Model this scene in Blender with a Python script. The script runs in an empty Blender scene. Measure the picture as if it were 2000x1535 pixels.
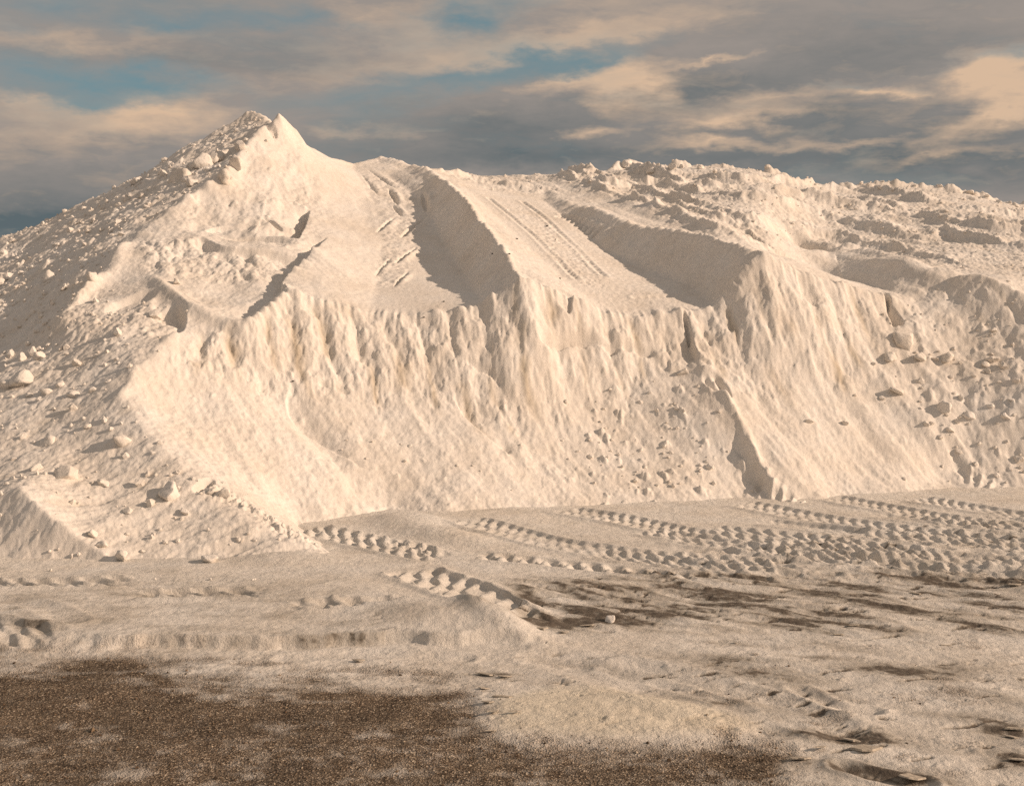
import bpy, math, random
import numpy as np
from concurrent.futures import ThreadPoolExecutor
from mathutils import Vector, geometry

# ------------------------------------------------------------------ camera
scene = bpy.context.scene
CAM_H = 4.0                       # the photographer stands on something about 2.5 m high
F = 2400.0                        # focal length in photograph pixels (2000 wide)
PITCH = math.atan(197.5 / F)
cam_data = bpy.data.cameras.new('camera')
cam_data.sensor_width = 36.0
cam_data.lens = 36.0 * F / 2000.0
cam_data.clip_end = 20000.0
cam = bpy.data.objects.new('camera', cam_data)
scene.collection.objects.link(cam)
cam.location = (0, 0, CAM_H)
cam.rotation_euler = (math.radians(90) - PITCH, 0, 0)
scene.camera = cam

# ------------------------------------------------------------------ sky, sun, exposure
SUN_AZ = math.radians(100.0)      # clockwise from +Y: to the right and a little behind the camera
SUN_EL = math.radians(23.5)
to_sun = Vector((math.sin(SUN_AZ) * math.cos(SUN_EL), math.cos(SUN_AZ) * math.cos(SUN_EL), math.sin(SUN_EL)))
sun_data = bpy.data.lights.new('sun', 'SUN')
sun_data.energy = 4.35
sun_data.angle = math.radians(0.6)
sun_data.color = (1.0, 0.75, 0.56)
sun = bpy.data.objects.new('sun', sun_data)
scene.collection.objects.link(sun)
sun.rotation_euler = to_sun.to_track_quat('Z', 'Y').to_euler()

world = bpy.data.worlds.new('World')
scene.world = world
world.use_nodes = True
wn = world.node_tree.nodes
wl = world.node_tree.links
wn.clear()


def nd(nodes, kind, **kw):
    n = nodes.new(kind)
    for k, v in kw.items():
        if k.startswith('i_'):
            key = k[2:]
            n.inputs[int(key) if key.isdigit() else key].default_value = v
        else:
            setattr(n, k, v)
    return n


def wmath(op, a, b=None, c=None, clamp=False):
    n = wn.new('ShaderNodeMath'); n.operation = op; n.use_clamp = clamp
    for i, v in enumerate((a, b, c)):
        if v is None:
            continue
        if isinstance(v, (int, float)):
            n.inputs[i].default_value = v
        else:
            wl.new(v, n.inputs[i])
    return n.outputs[0]


def wmix(fac, a, b):
    n = wn.new('ShaderNodeMix'); n.data_type = 'RGBA'
    if isinstance(fac, (int, float)):
        n.inputs[0].default_value = fac
    else:
        wl.new(fac, n.inputs[0])
    for i, v in ((6, a), (7, b)):
        if isinstance(v, tuple):
            n.inputs[i].default_value = (*v, 1)
        else:
            wl.new(v, n.inputs[i])
    return n.outputs[2]


sky = wn.new('ShaderNodeTexSky')
sky.sky_type = 'NISHITA'
sky.sun_disc = False
sky.sun_elevation = SUN_EL
sky.sun_rotation = SUN_AZ
sky.air_density = 1.0
sky.dust_density = 1.5
sky.ozone_density = 1.5
SKY_STRENGTH = 0.1
tc = wn.new('ShaderNodeTexCoord')
sx = wn.new('ShaderNodeSeparateXYZ')
wl.new(tc.outputs['Generated'], sx.inputs[0])
AZ = wmath('ARCTAN2', sx.outputs[0], sx.outputs[1])
EL = wmath('ARCSINE', sx.outputs[2])


def wnoise(sa, se, scale, detail, rough, off=0.0, dist=0.0):
    c = wn.new('ShaderNodeCombineXYZ')
    wl.new(wmath('MULTIPLY', AZ, sa), c.inputs[0])
    wl.new(wmath('MULTIPLY', EL, se), c.inputs[1])
    c.inputs[2].default_value = off
    t = wn.new('ShaderNodeTexNoise')
    t.inputs['Scale'].default_value = scale
    t.inputs['Detail'].default_value = detail
    t.inputs['Roughness'].default_value = rough
    t.inputs['Distortion'].default_value = dist
    wl.new(c.outputs[0], t.inputs['Vector'])
    return t.outputs['Fac']


# irregular outlines: the cloud banks are warped by noise
WARP_A = wmath('ADD', AZ, wmath('MULTIPLY', wmath('SUBTRACT', wnoise(1, 2.4, 16, 5, .6, 3.1), .5), .13))
WARP_E = wmath('ADD', EL, wmath('MULTIPLY', wmath('SUBTRACT', wnoise(1, 2.4, 18, 5, .6, 7.7), .5), .040))


WV = wn.new('ShaderNodeCombineXYZ')
wl.new(WARP_A, WV.inputs[0]); wl.new(WARP_E, WV.inputs[1])


def bank(px, py, wx, wy, tilt=0.0, amp=1.0):
    """a soft cloud bank (or gap) at a direction of the sky; angles from photo pixels"""
    az = math.atan((px - 1000) / F)
    el = math.atan((570 - py) / F * math.cos(az))
    mp = wn.new('ShaderNodeMapping'); mp.vector_type = 'TEXTURE'
    mp.inputs['Location'].default_value = (az, el, 0)
    mp.inputs['Rotation'].default_value = (0, 0, math.radians(tilt))
    mp.inputs['Scale'].default_value = (2.0 * wx / F, 2.0 * wy / F, 1)
    wl.new(WV.outputs[0], mp.inputs['Vector'])
    g = wn.new('ShaderNodeTexGradient'); g.gradient_type = 'SPHERICAL'
    wl.new(mp.outputs[0], g.inputs[0])
    n = wn.new('ShaderNodeMath'); n.operation = 'POWER'
    wl.new(g.outputs['Fac'], n.inputs[0]); n.inputs[1].default_value = 1.6
    return wmath('MULTIPLY', n.outputs[0], amp)


def total(lst):
    t = lst[0]
    for b in lst[1:]:
        t = wmath('ADD', t, b)
    return wmath('MULTIPLY', t, 1.35)


gaps = total([
    bank(150, 165, 230, 42, 0, .75), bank(330, 172, 110, 26, -4, .55), bank(600, 50, 110, 26, 0, .62),
    bank(370, 58, 120, 16, 6, .45), bank(920, 48, 130, 34, 14, .75), bank(120, 20, 260, 30, 4, .40),
    bank(860, 165, 230, 34, 12, .62), bank(1130, 122, 170, 20, 9, .50), bank(210, 205, 90, 14, 0, .35),
    bank(1980, 120, 130, 14, 6, .40), bank(60, 70, 60, 20, 0, .25), bank(1660, 178, 70, 10, 0, .32),
])
lights = total([
    bank(1215, 165, 85, 42, 0, 1.25), bank(1100, 165, 70, 14, 20, .55), bank(1905, 165, 75, 32, 8, 1.15),
    bank(1990, 175, 70, 40, 0, .5), bank(1930, 235, 80, 26, 25, .75), bank(310, 232, 130, 34, 2, .85),
    bank(820, 80, 95, 34, -8, .6), bank(1050, 105, 230, 16, 9, .75), bank(1390, 125, 50, 8, 18, .7),
    bank(1705, 187, 38, 10, 5, .85), bank(1410, 242, 120, 13, 3, .75), bank(1160, 266, 70, 10, 0, .55),
    bank(1390, 290, 110, 12, 0, .75), bank(1640, 288, 140, 9, 2, .45), bank(1830, 315, 140, 10, 3, .4),
    bank(120, 92, 180, 16, 4, .35), bank(700, 262, 90, 12, 0, .35), bank(1480, 205, 190, 14, 6, .4),
    bank(60, 215, 80, 16, 0, .5), bank(720, 150, 260, 26, 5, .25), bank(1000, 20, 300, 26, 4, .3),
    bank(1180, 60, 260, 20, 8, .35), bank(130, 262, 220, 30, 2, .35),
])
darks = total([
    bank(1000, 262, 260, 50, 3, .55), bank(1600, 235, 230, 36, 2, .55), bank(1850, 320, 420, 46, -4, .70),
    bank(60, 440, 300, 60, 4, .95), bank(200, 330, 320, 40, 2, .35), bank(1290, 200, 150, 30, 5, .35),
    bank(1450, 170, 240, 30, 5, .30), bank(1650, 110, 300, 60, 0, .35), bank(1920, 260, 160, 30, 0, .4),
    bank(1000, 315, 330, 26, 0, .4), bank(380, 130, 300, 22, 0, .25), bank(1300, 330, 300, 26, 0, .35),
])
n_big = wnoise(1, 3.4, 5.5, 6, .58, 1.3, .3)
n_fine = wnoise(1, 3.6, 24, 6, .62, 5.2, .4)
n_far = wnoise(1, 2.6, 2.3, 5, .55, 9.4)
# how much blue shows through: noise everywhere, the banks seen in the frame on top
gap = wmath('ADD', wmath('MULTIPLY', wmath('SUBTRACT', n_big, .53), 1.2), gaps)
gap = wmath('ADD', gap, wmath('MULTIPLY', wmath('SUBTRACT', n_fine, .5), .55))
gap = wmath('MULTIPLY', gap, 1.05, clamp=True)
lit = wmath('ADD', lights, wmath('MULTIPLY', wmath('SUBTRACT', n_fine, .53), 1.15))
lit = wmath('ADD', lit, wmath('MULTIPLY', wmath('SUBTRACT', n_far, .56), .7), clamp=True)
drk = wmath('ADD', darks, wmath('MULTIPLY', wmath('SUBTRACT', n_big, .5), .7))
drk = wmath('ADD', drk, wmath('MULTIPLY', wmath('SUBTRACT', n_fine, .5), .5), clamp=True)
CLOUD = (.305, .268, .242)
CLOUD_LIT = (.64, .455, .315)
CLOUD_DARK = (.105, .134, .146)
cloud = wmix(drk, CLOUD, CLOUD_DARK)
cloud = wmix(lit, cloud, CLOUD_LIT)
clear = nd(wn, 'ShaderNodeVectorMath', operation='MULTIPLY')
wl.new(sky.outputs[0], clear.inputs[0])
clear.inputs[1].default_value = (SKY_STRENGTH,) * 3
thin = wmix(.72, clear.outputs[0], (.135, .215, .222))   # blue seen through thin haze
colour = wmix(gap, cloud, thin)
bg = wn.new('ShaderNodeBackground')
wl.new(colour, bg.inputs[0])
bg.inputs[1].default_value = 1.07
wo = wn.new('ShaderNodeOutputWorld')
wl.new(bg.outputs[0], wo.inputs[0])

world.cycles.sampling_method = 'MANUAL'
world.cycles.sample_map_resolution = 256
scene.view_settings.view_transform = 'Standard'
scene.view_settings.look = 'None'
scene.view_settings.exposure = 0.0
scene.view_settings.gamma = 1.0
scene.view_settings.use_curve_mapping = False
scene.cycles.max_bounces = 4
scene.cycles.diffuse_bounces = 2
scene.cycles.use_denoising = False

COL = scene.collection
random.seed(7)
RNG = np.random.default_rng(11)


def tag(o, label=None, cat=None, group=None, kind=None):
    if label: o['label'] = label
    if cat: o['category'] = cat
    if group: o['group'] = group
    if kind: o['kind'] = kind
    return o


# ------------------------------------------------------------------ helpers: pixels <-> place
CP, SP = math.cos(PITCH), math.sin(PITCH)


def ray(px, py):
    a, b = (px - 1000.0) / F, (767.5 - py) / F
    return np.array((a, CP + b * SP, -SP + b * CP))


def at(px, py, Y):
    """point of the place seen at a photo pixel, Y metres away"""
    d = ray(px, py)
    k = Y / d[1]
    return (d[0] * k, Y, CAM_H + d[2] * k)


def on_ground(px, py, z=0.0):
    d = ray(px, py)
    k = (z - CAM_H) / d[2]
    return (d[0] * k, d[1] * k, z)


def smooth(e0, e1, x):
    t = np.clip((x - e0) / (e1 - e0), 0, 1)
    return t * t * (3 - 2 * t)


PERM = RNG.permutation(4096).astype(np.int64)
GRADS = RNG.uniform(0, 2 * math.pi, 4096)
GX, GY = np.cos(GRADS), np.sin(GRADS)


GX32, GY32 = GX.astype(np.float32), GY.astype(np.float32)
PERM32 = PERM.astype(np.int32)


def perlin_block(x, y, seed):
    xi, yi = np.floor(x).astype(np.int32), np.floor(y).astype(np.int32)
    xf, yf = x - xi, y - yi
    u, v = xf * xf * (3 - 2 * xf), yf * yf * (3 - 2 * yf)
    p0, p1 = PERM32[(xi + seed * 131) & 4095], PERM32[(xi + 1 + seed * 131) & 4095]

    def g(p, j, fx, fy):
        h = PERM32[(p + j) & 4095]
        return GX32[h] * fx + GY32[h] * fy
    a, b = g(p0, yi, xf, yf), g(p1, yi, xf - 1, yf)
    c, d = g(p0, yi + 1, xf, yf - 1), g(p1, yi + 1, xf - 1, yf - 1)
    r = a + u * (b - a)
    return (r + v * ((c + u * (d - c)) - r)) * np.float32(1.5)


POOL = ThreadPoolExecutor(4)


def perlin(x, y, seed=0):
    x, y = np.broadcast_arrays(np.asarray(x, np.float32), np.asarray(y, np.float32))
    shape = x.shape
    x, y = x.ravel(), y.ravel()
    out = np.empty(x.shape, np.float32)

    def job(i):
        out[i:i + 65536] = perlin_block(x[i:i + 65536], y[i:i + 65536], seed)
    list(POOL.map(job, range(0, len(x), 65536)))
    return out.reshape(shape)


def fbm(x, y, oct=4, seed=0, gain=.5, ridge=False):
    t, a, f = 0, 1.0, 1.0
    for k in range(oct):
        n = perlin(x * f + 17.3 * k, y * f - 9.1 * k, seed + k)
        if ridge:
            n = 1 - 2 * np.abs(n)
        t = t + a * n
        a *= gain; f *= 2.03
    return t


def blur(a, sy, sx):
    """three running means in each direction: close to a Gaussian of that spread (in cells)"""
    a = np.asarray(a, np.float64)

    def run(a, r, axis):
        if r < 1:
            return a
        pad = [(0, 0), (0, 0)]; pad[axis] = (r + 1, r)
        c = np.cumsum(np.pad(a, pad, mode='edge'), axis=axis)
        n = a.shape[axis]
        if axis == 0:
            return (c[2 * r + 1:2 * r + 1 + n] - c[:n]) / (2 * r + 1)
        return (c[:, 2 * r + 1:2 * r + 1 + n] - c[:, :n]) / (2 * r + 1)
    for s, ax in ((sy, 0), (sx, 1)):
        if s > 0:
            r = max(1, int(round(s)))
            for k in range(3 if s >= 2 else 2):
                a = run(a, r, ax)
    return a


def spline(pts, n=8):
    """Catmull-Rom through the points"""
    p = np.array(pts, float)
    p = np.vstack([2 * p[0] - p[1], p, 2 * p[-1] - p[-2]])
    out = []
    for i in range(1, len(p) - 2):
        for t in np.linspace(0, 1, n, endpoint=False):
            a, b, c, d = p[i - 1], p[i], p[i + 1], p[i + 2]
            out.append(.5 * ((2 * b) + (c - a) * t + (2 * a - 5 * b + 4 * c - d) * t * t + (3 * b - a - 3 * c + d) * t ** 3))
    out.append(p[-2])
    return np.array(out)


def line_dist(X, Y, pts, reach):
    """distance to a plan polyline, arc length, side (+ on its left); 1e9 beyond reach.
    Each row of the grid has one Y, so a segment only looks at its own rows and columns."""
    pts = np.asarray(pts, float)[:, :2]
    D = np.full(X.shape, 1e9); S = np.zeros(X.shape); G = np.ones(X.shape)
    yr = Y[:, 0]
    s0 = 0.0
    for (ax, ay), (bx, by) in zip(pts[:-1], pts[1:]):
        L = math.hypot(bx - ax, by - ay)
        if L < 1e-6:
            continue
        r0, r1 = np.searchsorted(yr, min(ay, by) - reach), np.searchsorted(yr, max(ay, by) + reach)
        if r1 > r0:
            lo, hi = min(ax, bx) - reach, max(ax, bx) + reach
            c0 = min(np.searchsorted(X[r0], lo), np.searchsorted(X[r1 - 1], lo))
            c1 = max(np.searchsorted(X[r0], hi), np.searchsorted(X[r1 - 1], hi))
            if c1 > c0:
                w = (slice(r0, r1), slice(c0, c1))
                x, y = X[w] - ax, Y[w] - ay
                tx, ty = (bx - ax) / L, (by - ay) / L
                t = np.clip(x * tx + y * ty, 0, L)
                d = np.hypot(x - t * tx, y - t * ty)
                better = d < D[w]
                D[w] = np.where(better, d, D[w])
                S[w] = np.where(better, s0 + t, S[w])
                G[w] = np.where(better, np.sign(tx * y - ty * x), G[w])
        s0 += L
    return D, S, G


N1 = RNG.uniform(-1, 1, (128, 512))


def noise1(s, seed=0):
    """smooth one-dimensional noise along a line"""
    i = np.floor(s).astype(np.int64)
    f = s - i
    f = f * f * (3 - 2 * f)
    t = N1[seed % 128]
    return t[i & 511] * (1 - f) + t[(i + 1) & 511] * f


def grid_mesh(name, X, Y, Z, keep, attrs, mat):
    ny, nx = X.shape
    quad = keep[:-1, :-1] | keep[1:, :-1] | keep[:-1, 1:] | keep[1:, 1:]
    used = np.zeros((ny, nx), bool)
    for a in (slice(None, -1), slice(1, None)):
        for b in (slice(None, -1), slice(1, None)):
            used[a, b] |= quad
    idx = np.full((ny, nx), -1, np.int64)
    nv = int(used.sum())
    idx[used] = np.arange(nv)
    q = np.stack([idx[:-1, :-1][quad], idx[:-1, 1:][quad], idx[1:, 1:][quad], idx[1:, :-1][quad]], 1).astype(np.int32)
    me = bpy.data.meshes.new(name)
    me.vertices.add(nv)
    co = np.stack([X[used], Y[used], Z[used]], 1).astype(np.float32)
    me.vertices.foreach_set('co', co.ravel())
    nf = len(q)
    me.loops.add(nf * 4)
    me.loops.foreach_set('vertex_index', q.ravel())
    me.polygons.add(nf)
    me.polygons.foreach_set('loop_start', np.arange(0, nf * 4, 4, dtype=np.int32))
    me.polygons.foreach_set('use_smooth', np.ones(nf, bool))
    for k, v in attrs.items():
        at_ = me.attributes.new(k, 'FLOAT', 'POINT')
        at_.data.foreach_set('value', v[used].astype(np.float32))
    me.update(calc_edges=True)
    me.validate()
    me.materials.append(mat)
    o = bpy.data.objects.new(name, me)
    COL.objects.link(o)
    return o


# ------------------------------------------------------------------ materials
def new_mat(name):
    m = bpy.data.materials.new(name)
    m.use_nodes = True
    m.node_tree.nodes.clear()
    return m, m.node_tree.nodes, m.node_tree.links


def tex_noise(N, L, vec, scale, detail=4, rough=.55):
    t = N.new('ShaderNodeTexNoise')
    t.inputs['Scale'].default_value = scale
    t.inputs['Detail'].default_value = detail
    t.inputs['Roughness'].default_value = rough
    L.new(vec, t.inputs['Vector'])
    return t.outputs['Fac']


def ramp(N, L, fac, stops):
    r = N.new('ShaderNodeValToRGB')
    e = r.color_ramp.elements
    while len(e) < len(stops):
        e.new(.5)
    for el, (p, c) in zip(e, stops):
        el.position = p
        el.color = (*c, 1) if isinstance(c, tuple) else (c, c, c, 1)
    L.new(fac, r.inputs[0])
    return r.outputs[0]


def mixc(N, L, fac, a, b, mode='MIX'):
    n = N.new('ShaderNodeMix'); n.data_type = 'RGBA'; n.blend_type = mode
    if isinstance(fac, (int, float)): n.inputs[0].default_value = fac
    else: L.new(fac, n.inputs[0])
    for i, v in ((6, a), (7, b)):
        if isinstance(v, tuple): n.inputs[i].default_value = (*v, 1)
        else: L.new(v, n.inputs[i])
    return n.outputs[2]


def mth(N, L, op, a, b=None, clamp=False):
    n = N.new('ShaderNodeMath'); n.operation = op; n.use_clamp = clamp
    for i, v in enumerate((a, b)):
        if v is None: continue
        if isinstance(v, (int, float)): n.inputs[i].default_value = v
        else: L.new(v, n.inputs[i])
    return n.outputs[0]


def salt_colour(N, L, P):
    """granular off-white salt: faint yellow stains, grey grains"""
    big = tex_noise(N, L, P, .9, 5, .6)
    mid = tex_noise(N, L, P, 9, 4, .6)
    fine = tex_noise(N, L, P, 85, 3, .7)
    c = ramp(N, L, big, [(.30, (.800, .728, .640)), (.50, (.860, .800, .725)), (.72, (.870, .830, .775))])
    c = mixc(N, L, 1.0, c, ramp(N, L, mid, [(.25, .89), (.6, 1.0)]), 'MULTIPLY')
    c = mixc(N, L, 1.0, c, ramp(N, L, fine, [(.30, .76), (.55, 1.0), (.8, 1.06)]), 'MULTIPLY')
    return c, big, mid, fine


def finish(m, N, L, colour, height, dist, strength, rough=.85):
    b = N.new('ShaderNodeBump')
    b.inputs['Strength'].default_value = strength
    b.inputs['Distance'].default_value = dist
    L.new(height, b.inputs['Height'])
    p = N.new('ShaderNodeBsdfPrincipled')
    L.new(colour, p.inputs['Base Color'])
    p.inputs['Roughness'].default_value = rough
    p.inputs['Specular IOR Level'].default_value = .18
    L.new(b.outputs[0], p.inputs['Normal'])
    o = N.new('ShaderNodeOutputMaterial')
    L.new(p.outputs[0], o.inputs[0])
    return m


def make_salt():
    m, N, L = new_mat('salt')
    P = N.new('ShaderNodeNewGeometry').outputs['Position']
    c, big, mid, fine = salt_colour(N, L, P)
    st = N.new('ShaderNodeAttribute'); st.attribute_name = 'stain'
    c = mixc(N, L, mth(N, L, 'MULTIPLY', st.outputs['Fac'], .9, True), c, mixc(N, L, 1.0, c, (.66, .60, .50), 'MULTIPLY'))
    h = mth(N, L, 'ADD', mth(N, L, 'MULTIPLY', mid, .45), mth(N, L, 'MULTIPLY', fine, .30))
    return finish(m, N, L, c, h, .03, .7)


def make_ground():
    m, N, L = new_mat('salt_strewn_gravel')
    P = N.new('ShaderNodeNewGeometry').outputs['Position']
    salt, big, mid, fine = salt_colour(N, L, P)
    cov = N.new('ShaderNodeAttribute'); cov.attribute_name = 'salt_cover'
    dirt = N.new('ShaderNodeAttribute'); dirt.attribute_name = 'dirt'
    # gravel: brown grit with pale and dark stones
    vor = N.new('ShaderNodeTexVoronoi'); vor.inputs['Scale'].default_value = 62
    L.new(P, vor.inputs['Vector'])
    sep = N.new('ShaderNodeSeparateColor'); L.new(vor.outputs['Color'], sep.inputs[0])
    g = ramp(N, L, sep.outputs[0], [(0, (.062, .046, .033)), (.45, (.130, .095, .066)), (.80, (.22, .165, .115)), (.93, (.38, .30, .22)), (1, (.55, .46, .35))])
    g2 = tex_noise(N, L, P, 1.3, 5, .6)
    g = mixc(N, L, 1.0, g, ramp(N, L, g2, [(.3, .62), (.65, 1.15)]), 'MULTIPLY')
    g = mixc(N, L, mth(N, L, 'MULTIPLY', ramp(N, L, tex_noise(N, L, P, 3.1, 6, .65), [(.45, 0.0), (.75, 1.0)]), .28), g, (.40, .33, .25))
    # thin salt shows the grit through, broken up by noise
    t = mth(N, L, 'ADD', cov.outputs['Fac'], mth(N, L, 'MULTIPLY', mth(N, L, 'SUBTRACT', tex_noise(N, L, P, 5, 8, .7), .5), 1.1))
    t = mth(N, L, 'ADD', t, mth(N, L, 'MULTIPLY', mth(N, L, 'SUBTRACT', fine, .5), .65))
    t = ramp(N, L, t, [(.12, 0.0), (.88, 1.0)])
    salt = mixc(N, L, 1.0, salt, (.93, .935, .93), 'MULTIPLY')
    dirty = mixc(N, L, 1.0, salt, (.42, .40, .365), 'MULTIPLY')
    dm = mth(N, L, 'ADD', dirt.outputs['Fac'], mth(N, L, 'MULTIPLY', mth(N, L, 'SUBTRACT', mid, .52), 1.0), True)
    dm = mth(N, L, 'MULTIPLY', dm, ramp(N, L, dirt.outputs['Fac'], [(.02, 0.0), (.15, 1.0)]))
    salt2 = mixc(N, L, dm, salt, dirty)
    salt2 = mixc(N, L, ramp(N, L, dm, [(.72, 0.0), (1.0, 1.0)]), salt2, (.135, .112, .090))  # darkest dirt, and the slit shade put into the colour
    yel = N.new('ShaderNodeAttribute'); yel.attribute_name = 'yellow_salt'
    salt2 = mixc(N, L, mth(N, L, 'MULTIPLY', yel.outputs['Fac'], .42), salt2, mixc(N, L, 1.0, salt2, (1.0, .93, .74), 'MULTIPLY'))
    c = mixc(N, L, t, g, salt2)
    h = mth(N, L, 'ADD', mid, mth(N, L, 'MULTIPLY', fine, .3))
    h = mth(N, L, 'ADD', h, mth(N, L, 'MULTIPLY', vor.outputs['Distance'], mth(N, L, 'MULTIPLY', mth(N, L, 'SUBTRACT', 1.0, t), .5)))
    return finish(m, N, L, c, h, .05, .8, .9)


def make_plain(name, col, var=.25, scale=30):
    m, N, L = new_mat(name)
    P = N.new('ShaderNodeNewGeometry').outputs['Position']
    n = tex_noise(N, L, P, scale, 4, .6)
    c = mixc(N, L, 1.0, col, ramp(N, L, n, [(.25, 1 - var), (.75, 1 + var * .5)]), 'MULTIPLY')
    return finish(m, N, L, c, n, .02, .6, .85)


M_SALT = make_salt()
M_GROUND = make_ground()
M_STONE = make_plain('dark_stone', (.035, .03, .026))
M_PEBBLE = make_plain('gravel_stone', (.17, .115, .07), .5, 9)
M_PEBBLE_PALE = make_plain('pale_gravel_stone', (.42, .34, .25), .4, 9)


# ------------------------------------------------------------------ the salt pile: survey lines -> terrain
def foot(px, py):
    x, y, z = on_ground(px, py)
    return (x, y, -.02)


LINES = []      # (points, sharp)


def L3(pts, sharp=0.0):
    LINES.append(([at(*p) for p in pts], sharp))


# foot of the pile, then a skirt that runs under the ground
foot_px = [(-420, 1100), (-150, 1098), (0, 1095), (120, 1100), (237, 1107), (420, 1107), (560, 1110), (690, 1113),
           (645, 1066), (597, 1040), (680, 1020), (760, 1004), (870, 1011), (980, 1001), (1078, 993), (1200, 986),
           (1320, 981), (1440, 971), (1500, 975), (1590, 990), (1640, 967), (1750, 963), (1870, 946), (1930, 958),
           (2000, 953), (2200, 950), (2450, 950)]
LINES.append(([foot(*p) for p in foot_px], 0.0))
LINES.append(([(-13, 15.8, -.7), (-6, 16.0, -.7), (-2.4, 16.2, -.7), (-1.3, 17.4, -.7), (-1.9, 19.6, -.7), (-.6, 20.4, -.7),
               (2.2, 21.4, -.7), (4.4, 22.0, -.7), (6.2, 21.6, -.7), (8.5, 22.9, -.7), (12, 23.6, -.7), (17, 23.6, -.7)], 0.0))
# skyline of the shaded left slope, peak, saddle
L3([(-420, 640, 34), (-200, 548, 34.5), (0, 463, 35), (60, 440, 35.1), (130, 410, 35.2), (200, 376, 35.3), (260, 346, 35.5), (370, 276, 36), (430, 246, 36.3), (490, 211, 36.5)], .8)
L3([(490, 211, 36.5), (512, 222, 36.2), (526, 240, 35.6)], .8)
L3([(545, 213, 35.2), (575, 246, 35.6), (595, 291, 36.2), (640, 304, 37), (690, 318, 38), (740, 307, 39.2)], .9)
# ridge between the shaded left slope and the lit front
L3([(545, 213, 35.2), (526, 238, 34.9), (500, 262, 34.4), (470, 294, 33.4), (440, 338, 32.0), (380, 373, 31.2), (330, 408, 30.4),
    (300, 432, 29.8), (262, 468, 28.9), (235, 484, 28.3), (180, 550, 26.8), (120, 622, 25.3)], .8)
# shaded left slope
for p in [(0, 600, 28.6), (0, 680, 26.0), (0, 760, 23.4), (60, 690, 25.0), (100, 550, 28.5), (200, 450, 30.9), (330, 345, 33.4), (-200, 700, 25.5),
          (-200, 840, 22.8), (-420, 800, 25), (-420, 950, 22), (-200, 950, 21), (420, 300, 34.5), (60, 840, 21.8), (0, 870, 21.5),
          (200, 655, 24.4), (150, 760, 22.9), (205, 860, 21.1), (250, 960, 19.75), (330, 1000, 19.05), (400, 1045, 18.55), (110, 900, 20.7),
          (160, 1000, 19.0), (0, 940, 20.3), (480, 1060, 18.35), (290, 620, 24.9), (200, 570, 26.7)]:
    LINES.append(([at(*p)], 0))
# near heap at the left edge
L3([(-60, 985, 19.0), (35, 945, 18.95), (75, 985, 18.55), (120, 1020, 18.25), (180, 1062, 18.0), (232, 1098, 17.8)], .8)
# spur that runs down to the front
L3([(300, 550, 26.6), (335, 572, 25.9), (356, 610, 25.0), (352, 642, 24.3), (290, 690, 23.2), (262, 712, 22.8), (240, 770, 22.0), (276, 830, 21.2), (318, 868, 20.7), (352, 905, 20.2),
    (400, 933, 19.85), (480, 983, 19.2), (560, 1036, 18.6), (640, 1085, 18.0), (690, 1113, 17.6)], .2)
# front behind the spur
for p in [(420, 850, 22.0), (500, 930, 21.3), (560, 1000, 20.85), (340, 790, 22.6), (450, 800, 22.9), (640, 920, 22.2)]:
    LINES.append(([at(*p)], 0))
# lit slope below the peak
for p in [(520, 330, 33.4), (590, 350, 34.0), (470, 400, 31.4), (400, 420, 30.6), (560, 410, 31.6), (640, 400, 33.0), (650, 460, 30.4), (640, 540, 27.3), (690, 400, 34)]:
    LINES.append(([at(*p)], 0))
# small upper ledge: lip, floor behind it
L3([(388, 458, 29.1), (440, 481, 28.4), (520, 481, 28.4), (596, 486, 28.5)], .8)
L3([(400, 455, 29.6), (450, 468, 29.5), (520, 466, 29.5), (590, 462, 29.6)], .5)
# face of the ledge, notch floor
L3([(235, 484, 28.3), (300, 500, 27.7), (350, 520, 27.3)], .2)
for p in [(430, 540, 27.2), (500, 530, 27.3), (390, 590, 25.9), (440, 575, 26.5), (470, 520, 27.5)]:
    LINES.append(([at(*p)], 0))
L3([(300, 550, 26.6), (360, 572, 26.0), (410, 603, 25.2), (458, 633, 24.75)], .6)
# left-facing wall of the notch: base and crest
L3([(458, 633, 24.75), (510, 575, 26.1), (556, 530, 27.1), (606, 480, 28.7)], .8)
L3([(474, 637, 24.6), (566, 566, 25.7), (548, 548, 26.6), (580, 512, 27.5), (612, 484, 28.5)], 1)
# front edge of the first bench
L3([(566, 566, 25.7), (640, 592, 25.8), (720, 610, 26.0), (790, 614, 26.0), (860, 608, 26.1), (935, 592, 26.25), (965, 570, 26.3), (1020, 527, 26.35)], 1)
# first bench: left border, wall base, wall crest
L3([(690, 330, 37.5), (722, 385, 34.6), (740, 470, 31.2), (735, 540, 28.6), (721, 609, 26.05)], .5)
L3([(760, 345, 37), (800, 375, 35.6), (830, 405, 34.2), (850, 450, 32.5), (872, 490, 31.3), (905, 540, 29.3), (935, 588, 26.9)], .7)
L3([(740, 307, 39.2), (800, 314, 38), (850, 332, 36), (890, 370, 33.6), (930, 420, 31.0), (975, 478, 28.5), (1020, 527, 26.35)], 1)
for p in [(800, 540, 28.6), (820, 590, 26.8), (780, 460, 31.5)]:
    LINES.append(([at(*p)], 0))
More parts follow.
